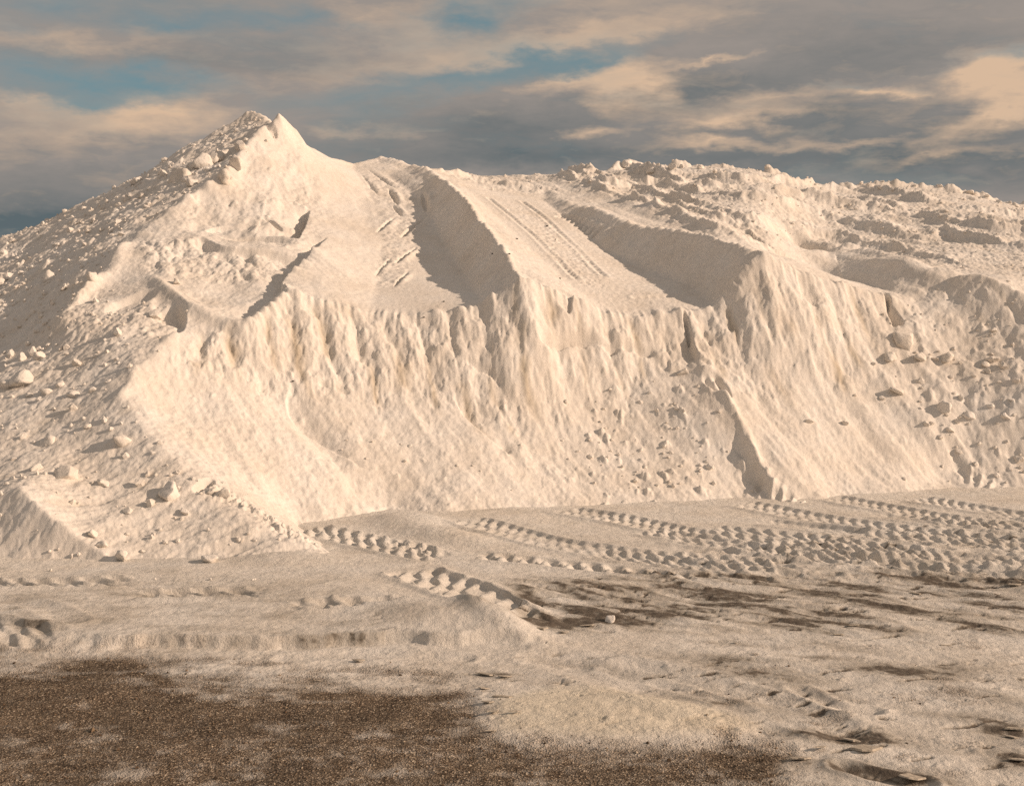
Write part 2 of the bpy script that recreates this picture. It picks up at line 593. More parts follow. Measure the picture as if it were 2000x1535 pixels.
# second bench: left border, front edge, wall base, wall crest
L3([(905, 365, 36), (960, 415, 33.2), (1040, 490, 29.8), (1110, 555, 27.9), (1180, 606, 26.9)], .5)
L3([(1020, 527, 26.35), (1060, 552, 26.5), (1110, 575, 26.6), (1180, 611, 26.7), (1260, 615, 26.9), (1340, 605, 27.1), (1388, 604, 27.25), (1420, 570, 27.4), (1448, 530, 27.6), (1490, 502, 27.75)], 1)
L3([(1062, 392, 36.5), (1110, 430, 34.2), (1180, 492, 31.6), (1260, 532, 30.2), (1350, 563, 28.8), (1390, 600, 27.6)], .8)
L3([(1065, 365, 38.5), (1085, 384, 36.4), (1150, 410, 34.2), (1230, 432, 32.2), (1310, 450, 30.8), (1380, 466, 29.6), (1440, 484, 28.7), (1490, 502, 27.75)], 1)
for p in [(1230, 560, 28.4), (1100, 480, 30.9), (1010, 400, 35), (960, 370, 37)]:
    LINES.append(([at(*p)], 0))
# next terrace wall behind it
L3([(1095, 362, 38.3), (1200, 408, 34.5), (1310, 443, 32.3), (1420, 472, 30.2), (1500, 497, 28.9)], .6)
L3([(1090, 345, 39.5), (1200, 385, 35.8), (1310, 421, 33.2), (1420, 452, 31.3), (1510, 487, 29.6), (1545, 505, 29.1)], .8)
# third front edge, strip behind it, right-hand crest
L3([(1490, 502, 27.75), (1555, 528, 27.9), (1620, 551, 28.1), (1690, 566, 28.3), (1735, 579, 28.4)], 1)
L3([(1600, 541, 31.6), (1640, 552, 31.0), (1700, 564, 30.0), (1742, 573, 29.1)], .6)
L3([(1560, 497, 34.5), (1620, 503, 33.0), (1700, 514, 31.3), (1765, 520, 30.0), (1800, 540, 29.3), (1850, 546, 29.0), (1875, 536, 28.8), (1908, 531, 28.7), (1950, 548, 28.4), (2000, 573, 28.1), (2100, 630, 27.2), (2450, 680, 26.8)], .9)
L3([(1800, 590, 28.6), (1850, 600, 28.4), (1920, 640, 27.9), (2000, 672, 27.35), (2060, 690, 26.9)], .4)
# plateau
for p in [(860, 338, 38.5), (950, 345, 39.5), (1040, 350, 40), (1000, 331, 42), (1100, 333, 42.5), (1190, 331, 44), (1200, 360, 39.5), (1320, 395, 35.5), (1320, 360, 40), (1480, 440, 32.2), (1480, 400, 35.4), (1480, 360, 39.6),
          (1600, 480, 35), (1620, 430, 37.0), (1640, 390, 40), (1700, 490, 33.2), (1760, 460, 35.4), (1800, 400, 40), (1850, 510, 31.4), (1900, 470, 33), (1920, 420, 38), (2000, 540, 29.8), (2000, 490, 32.6), (2000, 430, 39),
          (2200, 560, 30), (2200, 500, 34), (2300, 470, 39)]:
    LINES.append(([at(*p)], 0))
L3([(1190, 331, 44), (1206, 309, 45), (1280, 312, 45.5), (1340, 318, 46), (1400, 312, 46), (1480, 320, 46), (1560, 347, 46), (1640, 359, 46), (1720, 345, 46), (1840, 354, 46), (1920, 373, 46), (2000, 391, 46), (2300, 440, 46)], .9)
# steep upper face / loose fan below it: the line between
L3([(352, 700, 23.6), (420, 742, 23.6), (560, 772, 24.0), (700, 778, 24.4), (860, 792, 24.7), (1000, 800, 24.9), (1120, 800, 25.3), (1250, 745, 26.0), (1345, 690, 26.5)], .2)
L3([(1365, 680, 26.5), (1450, 742, 26.2), (1560, 762, 26.2), (1640, 748, 26.6), (1705, 715, 27.0)], .2)
# buttress tips stand out a little
for p in [(1030, 640, 25.5), (960, 650, 25.7), (700, 680, 25.2), (560, 660, 24.9), (830, 690, 25.4), (1500, 600, 26.9), (1600, 640, 27.0), (1220, 660, 26.35), (1150, 650, 26.2), (1330, 650, 26.65), (450, 690, 24.2), (400, 660, 24.3)]:
    LINES.append(([at(*p)], 0))
# fan ridge right of centre
L3([(1352, 640, 26.75), (1365, 690, 26.25), (1410, 762, 25.45), (1440, 820, 24.95), (1474, 888, 24.25), (1510, 935, 23.7), (1560, 972, 23.45), (1590, 990, 23.15)], .8)
for p in [(1320, 800, 25.25), (1400, 880, 24.55), (1440, 930, 24.2), (1240, 850, 24.9), (1180, 900, 24.2), (1080, 900, 23.95), (900, 900, 23.2), (760, 900, 22.95), (1330, 740, 26.05),
          (1560, 860, 24.9), (1650, 850, 25.4), (1680, 910, 25.0), (1480, 970, 24.0)]:
    LINES.append(([at(*p)], 0))
# lumpy slope at the right edge
for p in [(1760, 640, 27.7), (1820, 620, 28.0), (1850, 680, 27.5), (1800, 760, 26.6), (1900, 780, 26.4), (2000, 800, 25.9), (1780, 850, 25.7),
          (1900, 870, 25.8), (2000, 880, 25.7), (2200, 760, 26.5), (2200, 860, 25.5), (2450, 780, 26)]:
    LINES.append(([at(*p)], 0))
L3([(1830, 800, 26.2), (1860, 850, 25.75), (1890, 900, 25.4), (1930, 950, 24.95)], .5)
# behind the skyline it falls away
BACK = [(-24, 46, 1), (-20, 41, 4.2), (-15, 44, 3.8), (-9.5, 42, 6.8), (-6, 40.5, 7.3), (-2.5, 44, 7.6), (1, 48, 7.6), (6, 52, 7.6), (12, 52, 7), (18, 52, 6.2),
        (-26, 54, -.6), (-10, 56, -.6), (4, 60, -.6), (16, 60, -.6), (27, 60, -.6), (-18, 34, 4.8), (-19, 28, 3.2), (-17, 22, 1.8), (22, 40, 5.6), (24, 50, 5.5), (20, 32, 4.2), (18.5, 28, 3.2), (17, 26, 1.4)]
for p in BACK:
    LINES.append(([p], 0))

verts, vz, edges, sharp_lines = [], [], [], []
key = {}
for pts, sh in LINES:
    prev = None
    for p in pts:
        k = (round(p[0], 3), round(p[1], 3))
        if k not in key:
            key[k] = len(verts)
            verts.append(Vector((p[0], p[1]))); vz.append(p[2])
        i = key[k]
        if prev is not None and prev != i:
            edges.append((prev, i))
        prev = i
    if sh > 0:
        sharp_lines.append((pts, sh))
ov, oe, of, vmap, emap, fmap = geometry.delaunay_2d_cdt(verts, edges, [], 0, 1e-5)
tz = np.zeros(len(ov))
for i, src in enumerate(vmap):
    if src:
        tz[i] = vz[src[0]]
    else:       # a crossing of two survey lines: mean of the two line heights there
        zs = []
        for a, b in edges:
            A, B, Pn = verts[a], verts[b], ov[i]
            ab = B - A
            t = (Pn - A).dot(ab) / ab.length_squared
            if -.001 < t < 1.001 and (A + ab * t - Pn).length < 1e-3:
                zs.append(vz[a] * (1 - t) + vz[b] * t)
        tz[i] = sum(zs) / len(zs) if zs else 0
        print('survey crossing', [round(c, 2) for c in ov[i]], [round(z, 2) for z in zs])

# terrain grid: finer near the camera
NX = 1200
U = np.linspace(-1.22, 1.22, NX)
rows = [15.9]
while rows[-1] < 59.5:
    y = rows[-1]
    rows.append(y + (.024 if y < 29.5 else .032 if y < 33 else .05 if y < 40 else .12 if y < 47 else .5))
YR = np.array(rows)
PX = np.outer(YR * (1000 / F), U)
PY = np.repeat(YR[:, None], NX, 1)
Z0 = np.full(PX.shape, -.7)
for tri in of:
    if len(tri) != 3:
        continue
    (ax, ay), (bx, by), (cx, cy) = (ov[i] for i in tri)
    r0, r1 = np.searchsorted(YR, min(ay, by, cy)), np.searchsorted(YR, max(ay, by, cy), 'right')
    if r1 <= r0:
        continue
    X, Yv = PX[r0:r1], PY[r0:r1]
    det = (by - cy) * (ax - cx) + (cx - bx) * (ay - cy)
    if abs(det) < 1e-9:
        continue
    l1 = ((by - cy) * (X - cx) + (cx - bx) * (Yv - cy)) / det
    l2 = ((cy - ay) * (X - cx) + (ax - cx) * (Yv - cy)) / det
    l3 = 1 - l1 - l2
    m = (l1 >= -1e-6) & (l2 >= -1e-6) & (l3 >= -1e-6)
    Z0[r0:r1][m] = (l1 * tz[tri[0]] + l2 * tz[tri[1]] + l3 * tz[tri[2]])[m]

# soften the facets, keep the cut edges crisp
W = np.zeros(PX.shape)
for pts, sh in sharp_lines:
    D, S, G = line_dist(PX, PY, pts, .9)
    W = np.maximum(W, sh * np.exp(-(D / .36) ** 2))
wide = blur(blur(Z0, 13, 11), 6, 6)
crisp = blur(Z0, 1, 1)
BASE = wide * (1 - W) + crisp * W
gy, gx = np.gradient(BASE)
dY = np.gradient(YR)[:, None]
dX = (YR * (1000 / F) * (U[1] - U[0]))[:, None]
zx = gx / dX
zy = gy / dY - zx * (PX / np.maximum(PY, 1)) 
SLOPE = blur(np.hypot(zx, zy), 4, 4)
PPX = 1000 + F * PX / PY            # where a column stands, for choosing regions
H = BASE.copy()


# ------------------------------------------------------------------ relief of the pile
def sampler(grid):
    def f(x, y):
        x, y = np.asarray(x, float), np.asarray(y, float)
        r = np.interp(y, YR, np.arange(len(YR)))
        c = (x / (np.maximum(y, .1) * (1000 / F)) - U[0]) / (U[1] - U[0])
        r = np.clip(r, 0, len(YR) - 1.001); c = np.clip(c, 0, NX - 1.001)
        i, j = r.astype(int), c.astype(int)
        a, b = r - i, c - j
        return (grid[i, j] * (1 - a) * (1 - b) + grid[i + 1, j] * a * (1 - b) + grid[i, j + 1] * (1 - a) * b + grid[i + 1, j + 1] * a * b)
    return f


YS = np.arange(16.0, 55, .02)


def hit(px, py, grid=None, smp=None):
    """where the line of sight through a photo pixel meets the terrain"""
    smp = smp or sampler(BASE if grid is None else grid)
    d = ray(px, py)
    k = YS / d[1]
    x, z = d[0] * k, CAM_H + d[2] * k
    below = z < np.maximum(smp(x, YS), 0)
    i = int(np.argmax(below)) if below.any() else len(YS) - 1
    return (x[i], YS[i], float(smp(x[i], YS[i])))


BS = sampler(BASE)


def pix(pts):
    return [hit(px, py, smp=BS) for px, py in pts]


rel = (BASE - CAM_H)
depth = PY * CP - rel * SP
PPY = 767.5 - F * (PY * SP + rel * CP) / depth


def inside(poly, soft=4, px=None, py=None):
    px = PPX if px is None else px
    py = PPY if py is None else py
    m = np.zeros(px.shape, bool)
    n = len(poly)
    for i in range(n):
        (x0, y0), (x1, y1) = poly[i], poly[(i + 1) % n]
        if y0 == y1:
            continue
        c = ((y0 > py) != (y1 > py)) & (px < (x1 - x0) * (py - y0) / (y1 - y0) + x0)
        m ^= c
    return blur(m.astype(float), soft, soft)


M_LEFT = inside([(-400, 640), (0, 455), (490, 205), (540, 235), (440, 335), (300, 428), (235, 480), (180, 548), (215, 600), (330, 590), (350, 645), (265, 712), (240, 770), (320, 868), (400, 933), (480, 983), (690, 1115), (690, 1125), (-400, 1125)], 8)
M_PLAT = inside([(850, 322), (1000, 320), (1200, 290), (1650, 330), (2300, 370), (2300, 590), (2000, 565), (1915, 520), (1850, 540), (1740, 512), (1620, 498), (1500, 470), (1310, 415), (1090, 342), (1050, 375), (990, 380), (900, 350)], 8)
M_RIGHT = inside([(1690, 620), (1745, 585), (1850, 560), (2300, 640), (2300, 965), (1960, 950), (1890, 900), (1830, 880), (1770, 800), (1690, 740)], 10)
M_B1 = inside([(690, 325), (760, 335), (835, 385), (885, 480), (940, 585), (930, 600), (720, 615), (742, 470)], 5)
M_B2 = inside([(900, 362), (1060, 385), (1180, 490), (1390, 592), (1390, 605), (1180, 612), (1040, 490)], 5)
M_SMOOTH = inside([(600, 320), (690, 330), (742, 470), (722, 610), (570, 566), (620, 470), (640, 380)], 8)
M_FAN_R = inside([(1150, 760), (1300, 700), (1400, 770), (1470, 890), (1440, 975), (1200, 985), (1090, 920)], 10)

# upper face: flutes between the cut edge and the fan
edge_px = [-200, 120, 235, 300, 350, 458, 566, 640, 720, 860, 935, 1020, 1110, 1180, 1340, 1388, 1490, 1620, 1735, 1800, 1908, 2000, 2300]
edge_z = [3.4, 3.6, 3.9, 3.9, 3.3, 3.32, 4.05, 3.75, 3.57, 3.59, 3.77, 4.46, 3.95, 3.55, 3.62, 3.62, 4.78, 4.2, 3.9, 4.3, 4.46, 3.96, 3.5]
mid_px = [-200, 200, 352, 420, 560, 700, 860, 1000, 1120, 1250, 1345, 1365, 1450, 1560, 1640, 1705, 1800, 2000, 2300]
mid_z = [2.6, 2.6, 2.7, 2.3, 2.0, 1.88, 1.72, 1.6, 1.6, 2.1, 2.65, 2.7, 2.1, 1.9, 2.05, 2.35, 2.6, 2.6, 2.4]
ze, zm = np.interp(PPX, edge_px, edge_z), np.interp(PPX, mid_px, mid_z)
AC = PX * .94 + PY * .35            # across the face
AL = PX * .35 - PY * .94            # down the face
T = (BASE - zm) / np.maximum(ze - zm, .5)
front = smooth(.55, .95, SLOPE) * (1 - M_LEFT) * (1 - M_RIGHT * .8)
wob = perlin(AC / .45, AL / 2, 40) * .35
m_fl = smooth(-.28, .12, T + wob) * smooth(1.10, .72, T) * front * (PPX > 330) * (PY < 30)
m_fl = blur(m_fl, 2, 2)
AC2 = AC + .13 * perlin(AL / .6, AC / .6, 31) + .05 * perlin(AL / .2, AC / .25, 53)
f1 = np.abs(np.sin(math.pi * AC2 / .66 + 1.3 * perlin(AC / 2.2, AL / 2.5, 21))) * 1.15
f2 = np.abs(perlin(AC2 / .25, AL / 1.0, 22))
FLUTE = f1 + .28 * f2 - .55
m_fl2 = m_fl * smooth(.10, .55, T + wob)
H += m_fl2 * (.75 + .5 * perlin(AC / 1.6, AL / 3, 56)) * .125 * FLUTE
# a worn foot line of tongues and a thin cap along the edge
H += m_fl * (.07 * fbm(AC / .42, AL / .5, 5, 23, .62) + .03 * np.abs(perlin(AC2 / .12, AL / .35, 52)))
# fan: runnels down the slope, fine rubble
m_fan = smooth(.25, .5, SLOPE) * smooth(.35, -.25, T + wob) * (1 - M_LEFT) * smooth(-.3, .1, BASE) * (PY < 29)
AC3 = PX * .80 + PY * .60 + .06 * perlin(AL / .7, AC / .5, 33)
AL3 = PX * .60 - PY * .80
H += m_fan * (.050 * fbm(AC3 / .6, AL3 / 3.4, 3, 24, .5) + .010 * fbm(AC / .16, AL / .22, 3, 25, .6))
clod = np.maximum(0, fbm(AC / .24, AL / .30, 3, 26, .5) - .35)
H += M_FAN_R * .12 * clod + m_fan * .05 * np.maximum(0, clod - .25)
# left slope: rilled, clodded
ACL = PX * -.63 + PY * .77 + .1 * perlin(PX, PY, 50)
ALL = PX * .77 + PY * .63
left_rough = fbm(ACL / .42, ALL / 1.3, 5, 27, .55)
H += M_LEFT * (.060 * left_rough * (.6 + .4 * smooth(22, 27, PY)) + .05 * fbm(PX / 1.6, PY / 1.6, 3, 28))
H += M_LEFT * (.12 * np.maximum(0, fbm(PX / .34, PY / .34, 3, 29, .5) - .42) + .022 * fbm(PX / .10, PY / .10, 3, 55, .6)) * (.25 + .75 * smooth(22, 27, PY))
# right lumpy slope
H += M_RIGHT * (.07 * fbm(PX / .7, PY / .7, 4, 30, .55) + .12 * np.maximum(0, fbm(PX / .36, PY / .36, 3, 32, .5) - .4))
# plateau: windrows left by the dozer run towards the camera, with clods on them
ACP = PX * .47 + PY * .88 + .25 * perlin(PX / 2.5, PY / 2.5, 60)
ALP = PX * .88 - PY * .47
wind = 1 - np.abs(perlin(ACP / 1.05, ALP / 9, 34)) * 2
wind2 = 1 - np.abs(perlin(ACP / .5, ALP / 5, 35)) * 2
prough = fbm(PX / .32, PY / .5, 4, 36, .6)
calm = .3 + .7 * smooth(29.5, 33, PY)
H += M_PLAT * calm * (.07 * np.maximum(wind, -.4) + .05 * np.maximum(wind2, -.4) - .05 + .022 * prough * (.25 + np.clip(wind, 0, 1)))
H += M_PLAT * calm * .03 * np.maximum(0, fbm(ACP / .30, ALP / .8, 3, 37, .5) - .35)
# clod heaps on the skyline
sky_m = M_PLAT * smooth(43.5, 45.5, PY) * smooth(1195, 1215, PPX)
H += sky_m * (.40 * np.maximum(0, fbm(PX / 1.3, PY / 2.0, 4, 38, .55)) - .10)
# lit slope below the peak and everything else: soft unevenness
H += (1 - M_B1) * (1 - M_B2) * .018 * fbm(PX / .45, PY / .45, 4, 39, .55)
M_PEAK = inside([(545, 225), (600, 300), (640, 380), (610, 470), (590, 485), (390, 455), (300, 432), (380, 370), (440, 335)], 8)
H += M_PEAK * (.075 * fbm(PX / .8 , PY / 1.1, 4, 41, .55) + .10 * np.maximum(0, fbm(PX / .35, PY / .5, 3, 42) - .55))
H += (.009 + .012 * M_PLAT) * (1 - .6 * M_SMOOTH) * (1 - .5 * M_B1) * fbm(PX / .10, PY / .10, 3, 43, .6)


# features placed one by one
def ridge_line(pts, h, w, wob=.0, seed=0):
    D, S, G = line_dist(PX, PY, spline(np.array(pix(pts))[:, :2], 6), 4 * w)
    a = h * (1 + wob * noise1(S / .35, 70 + seed))
    return a * np.exp(-(D / w) ** 2), D, S, G


def add_ridge(pts, h, w, wob=.3, seed=0):
    global H
    H = H + ridge_line(pts, h, w, wob, seed)[0]


def add_step(pts, drop, reach, side=1, wob=.25, edge=.03):
    """a small scarp: the ground on one side of the line lies lower, easing back within reach"""
    global H
    D, S, G = line_dist(PX, PY, spline(np.array(pix(pts))[:, :2], 6), reach * 3)
    L = S.max() or 1
    ends = smooth(0, .15, S / L) * smooth(1, .85, S / L)
    sd = D * G * side
    s = smooth(-edge, edge, sd) * np.exp(-np.maximum(sd, 0) / reach)
    H = H - drop * s * ends * (1 + wob * noise1(S / .3, 71)) * (D < reach * 3)


def add_dent(px, py, length, width, deep, ang, soft=0):
    """oblong hollow; ang in plan, degrees from +X"""
    global H
    x, y, z = hit(px, py, smp=BS)
    c, s = math.cos(math.radians(ang)), math.sin(math.radians(ang))
    m = (np.abs(PX - x) < length * 2) & (np.abs(PY - y) < length * 2)
    dx, dy = PX[m] - x, PY[m] - y
    p, q = (dx * c + dy * s) / length, (-dx * s + dy * c) / width
    r = np.sqrt(p * p + q * q)
    H[m] -= deep * (smooth(1.0, .55, r) if soft == 0 else np.exp(-(r * 1.5) ** 2))


# crest of the bench walls: scalloped
for pts, w, a, sd in ([(800, 315), (850, 333), (890, 371), (930, 421), (975, 479), (1015, 526)], .5, .16, 1), \
        ([(1085, 386), (1150, 412), (1230, 434), (1310, 452), (1380, 468), (1440, 486), (1485, 504)], .6, .10, 2), \
        ([(1200, 388), (1310, 424), (1420, 455), (1510, 489)], .5, .14, 3), \
        ([(1545, 507), (1620, 506), (1700, 521), (1765, 522)], .5, .12, 4):
    D, S, G = line_dist(PX, PY, spline(np.array(pix(pts))[:, :2], 6), 1.8)
    H += a * (1.2 * noise1(S / 1.3, 80 + sd) + .15 * noise1(S / .25, 84 + sd)) * np.exp(-(D / w) ** 2)
# faint flutes on the shaded bench walls
wall = smooth(.5, .8, SLOPE) * (PY > 26.4) * (1 - M_LEFT) * (1 - M_PLAT) * (PPX > 740)
H += wall * .035 * fbm((PX * .47 - PY * .88) / .3, (PX * .88 + PY * .47) / 1.6, 3, 44)
# ridge of the peak: broken blocks
D, S, G = line_dist(PX, PY, spline(np.array(pix([(500, 264), (470, 297), (440, 341), (380, 376), (330, 411), (300, 435), (262, 471), (235, 488), (180, 553)]))[:, :2], 6), 2)
H += np.exp(-(D / .32) ** 2) * .10 * np.maximum(0, noise1(S / .22, 90) + .12)
# ledge under the peak
add_step([(388, 462), (440, 484), (520, 484), (575, 490), (600, 484)], .17, .8, -1, .4, .08)
add_dent(505, 466, 1.0, .26, .16, 3)
add_step([(395, 452), (430, 444), (500, 440)], .10, .5, -1)
add_step([(582, 462), (594, 440), (604, 408)], .5, .35, 1, .3)
add_dent(533, 436, .38, .09, .16, -40)
add_dent(528, 252, .26, .14, .16, -30)
add_dent(445, 300, .8, .25, .22, 60)
# notch: left-facing wall
add_step([(470, 634), (510, 602), (556, 562), (548, 548), (575, 515), (606, 486), (640, 462)], .30, .55, 1, .15)
M_LEDGE = inside([(270, 470), (390, 465), (440, 488), (600, 490), (550, 530), (430, 550), (350, 540), (290, 530)], 5)
H += M_LEDGE * (.08 * (np.abs(perlin(AC2 / .42, AL / 1.5, 51)) * 1.6 - .4) + .05 * fbm(PX / .3, PY / .3, 4, 54, .6))
# hollows of the shaded patches between ridge and spur
add_dent(330, 600, .8, .35, .10, -60); add_step([(345, 590), (362, 625), (350, 660)], .22, .4, -1, .3)
add_dent(255, 590, .6, .35, .14, 40)
add_ridge([(235, 484), (225, 520), (185, 560), (120, 615)], .10, .20, .5, 2)
add_ridge([(300, 545), (345, 585), (400, 615), (455, 640)], .10, .16, .4, 3)
add_ridge([(235, 775), (262, 740), (262, 700), (300, 690), (345, 655)], .05, .14, .8, 4)
# dozer ruts of the first bench
M_RUT1 = inside([(705, 335), (790, 350), (830, 400), (815, 470), (790, 560), (735, 560), (748, 470), (735, 400)], 3)
H += M_RUT1 * .028 * fbm(PX / .22, PY / .16, 3, 45, .6)
for px, py, l, w, dp, an in [(768, 385, .9, .07, .12, 105), (776, 412, .5, .06, .12, 110), (752, 440, .7, .08, .10, 75), (806, 447, .9, .09, .16, 72), (792, 500, .9, .07, .14, 76),
                             (783, 545, .6, .06, .11, 78), (829, 395, .8, .08, .14, 98), (748, 520, .8, .05, .06, 80), (722, 360, 1.2, .06, .05, 110), (745, 350, 1.2, .06, .05, 120)]:
    add_dent(px, py, l, w, dp * .75, an)
    add_dent(px + 10, py, l, w * 1.8, -dp * .5, an, 1)
add_step([(700, 338), (728, 400), (742, 470), (735, 540), (722, 606)], .025, .4, 1, .8, .10)
# crawler track of the second bench: serrated edges, chewed band
M_RUT2 = inside([(985, 405), (1035, 400), (1090, 445), (1165, 520), (1180, 560), (1130, 560), (1090, 520), (1035, 455)], 3)
H += M_RUT2 * .022 * fbm(PX / .13, PY / .10, 3, 46, .6)
for pts in ([(955, 388), (1000, 425), (1035, 455), (1070, 490), (1105, 526), (1125, 545)], [(1020, 395), (1055, 420), (1080, 443), (1100, 462), (1130, 490), (1158, 520), (1180, 540)], [(1095, 420), (1130, 436), (1165, 446)], [(1240, 582), (1290, 580), (1365, 579)]):
    D, S, G = line_dist(PX, PY, spline(np.array(pix(pts))[:, :2], 6), .6)
    fade = .45 + .55 * noise1(S / 1.1, 37)
    H -= .055 * np.clip(fade, .1, 1) * np.exp(-(D / .06) ** 2) * (.72 + .28 * np.sin(S * 34))
    H += .02 * np.exp(-((D - .12) / .06) ** 2)
for q in range(9):
    add_dent(1095 + q * 9, 424 + q * 3.6, .25, .09, .10, 40)
# plateau: single bays and hollows
add_dent(1468, 452, 1.3, .6, .24, -60, 1)
add_dent(1720, 492, 1.1, .28, .14, -20); add_dent(1850, 470, .8, .3, .16, -10); add_dent(1630, 478, .7, .14, .10, -20); add_dent(1930, 485, 1.4, .12, .10, -25)
add_ridge([(1570, 470), (1700, 500), (1800, 530), (1850, 540)], .16, .35, .3, 6)
add_ridge([(1690, 430), (1760, 455), (1850, 455)], .12, .35, .6, 7)
add_step([(1830, 445), (1890, 470), (1990, 480)], .10, .9, -1, .3)
for q, (pts, hgt) in enumerate([([(870, 340), (930, 352), (1000, 366), (1050, 372)], .16), ([(1100, 345), (1240, 392), (1310, 420), (1420, 455), (1500, 482)], .20), ([(1070, 340), (1150, 352), (1250, 372), (1350, 398), (1450, 428), (1520, 452)], .22),
                               ([(1040, 336), (1150, 345), (1300, 364), (1450, 390), (1600, 420), (1700, 446), (1800, 462)], .24), ([(1120, 336), (1300, 350), (1450, 368), (1600, 392), (1750, 418), (1900, 446), (2020, 462)], .24),
                               ([(1250, 342), (1450, 354), (1650, 374), (1850, 402), (2020, 428)], .22), ([(1560, 446), (1650, 466), (1750, 490), (1850, 512)], .16), ([(1850, 455), (1930, 472), (2020, 486)], .22),
                               ([(1330, 405), (1400, 425), (1460, 445)], .16), ([(1700, 392), (1850, 420), (2020, 444)], .14)]):
    r_, D, S, G = ridge_line(pts, hgt, .34, .5, 6 + q)
    wv = .12 * noise1(S / .8, 40 + q) + .05 * noise1(S / .25, 50 + q)
    sdl = D * G + wv
    prof = np.where(sdl > 0, np.exp(-np.abs(sdl) / .45), np.exp(-np.abs(sdl) / .14))
    cl = np.exp(-(D / .5) ** 2)
    H += (D < 1.3) * 1.25 * hgt * (.75 + .45 * noise1(S / .6, 60 + q)) * (prof - .10) + cl * (.035 * fbm(PX / .22, PY / .22, 3, 57, .6) + .05 * np.maximum(0, perlin(PX / .3, PY / .3, 58)))
# cracks and slots of the face
def crack(pts, deep, w):
    global H
    D, S, G = line_dist(PX, PY, np.array(pix(pts))[:, :2], .4)
    H = H - deep * np.exp(-(D / w) ** 2) * (.6 + .4 * noise1(S / .15, 91))


crack([(1060, 668), (1090, 664), (1125, 660), (1150, 664), (1180, 676), (1210, 682), (1235, 676), (1275, 686)], .26, .04)
add_step([(1060, 664), (1125, 656), (1180, 671), (1210, 677), (1275, 681)], .10, .25, -1, .3)
crack([(628, 750), (650, 757), (680, 766)], .10, .03)
crack([(1728, 572), (1736, 600), (1746, 630)], .40, .05)
crack([(915, 708), (950, 722), (975, 745)], .12, .04)
add_dent(1342, 635, .24, .06, .30, -75)
add_step([(1338, 612), (1345, 650), (1362, 690), (1395, 715)], .16, .4, -1, .2)
add_dent(1748, 615, .25, .14, .38, -60)
add_step([(1120, 578), (1115, 600), (1110, 625)], .14, .3, -1)
add_step([(1555, 530), (1562, 560), (1570, 590)], .18, .4, 1)
# gully in the fan left of centre, fan toe
add_dent(600, 835, 1.6, .45, .16, -42, 1)
add_step([(575, 745), (560, 775), (575, 815), (640, 860), (720, 925)], .07, .4, 1, .3)
add_step([(755, 985), (775, 1002), (815, 1006)], .12, .3, -1)
add_step([(885, 765), (900, 800), (950, 850), (1000, 890)], .10, .4, 1, .3)
add_ridge([(1380, 720), (1425, 790), (1460, 850), (1474, 888)], .10, .10, .8, 12)
add_dent(1400, 745, .4, .22, .22, -50)
add_dent(398, 945, .28, .13, .26, 70)
# crumbly rim of the spur
D, S, G = line_dist(PX, PY, np.array(pix([(430, 960), (480, 985), (520, 1010), (560, 1036), (600, 1060)]))[:, :2], .8)
H += np.exp(-(D / .22) ** 2) * .09 * fbm(PX / .12, PY / .12, 3, 47, .6)
# bulging old tread teeth on the wall beside the fan ridge
for pts, sh in ([(1466, 940), (1500, 962), (1550, 980), (1600, 992)], 1), ([(1885, 925), (1920, 945), (1970, 960), (2010, 966)], 1):
    p = spline(np.array(pix(pts))[:, :2], 6)
    D, S, G = line_dist(PX, PY, p, .9)
    sd = D * G
    teeth = np.clip(1 - np.abs(((S + sd * .5) / .24) % 1 - .5) * 3.2, 0, 1)
    H += .07 * teeth * np.exp(-((sd) / .26) ** 2) * (D < .8)
    H -= .05 * np.exp(-((sd - .32) / .2) ** 2) * (D < .9)

# crumbling rims of the cut edges
for pts, sh in sharp_lines:
    if sh >= 1:
        D, S, G = line_dist(PX, PY, pts, .7)
        H += np.exp(-(D / .22) ** 2) * (.035 * noise1(S / .22, 33) + .03 * noise1(S / .07, 34)) * (D < .69)
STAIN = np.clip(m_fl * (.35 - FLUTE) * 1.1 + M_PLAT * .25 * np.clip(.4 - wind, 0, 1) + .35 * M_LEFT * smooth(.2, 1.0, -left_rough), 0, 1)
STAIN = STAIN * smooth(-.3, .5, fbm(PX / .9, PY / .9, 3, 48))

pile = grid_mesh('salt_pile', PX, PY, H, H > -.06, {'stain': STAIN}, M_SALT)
tag(pile, 'huge white salt heap with dozer-cut benches and a pointed peak', 'salt heap')
HS = sampler(H)


# ------------------------------------------------------------------ ground: one sheet to the horizon
def ground_rows():
    r = [8.4]
    while r[-1] < 25.9:
        y = r[-1]
        r.append(y + min(1.5e-4 * y * y, .032))
    far = []
    st, y = .06, r[-1]
    while y < 9000:
        st *= 1.35; y += st; far.append(y)
    near = []
    st, y = .05, r[0]
    while y > -400:
        st *= 1.6; y -= st; near.append(y)
    return np.array(near[::-1] + r + far)


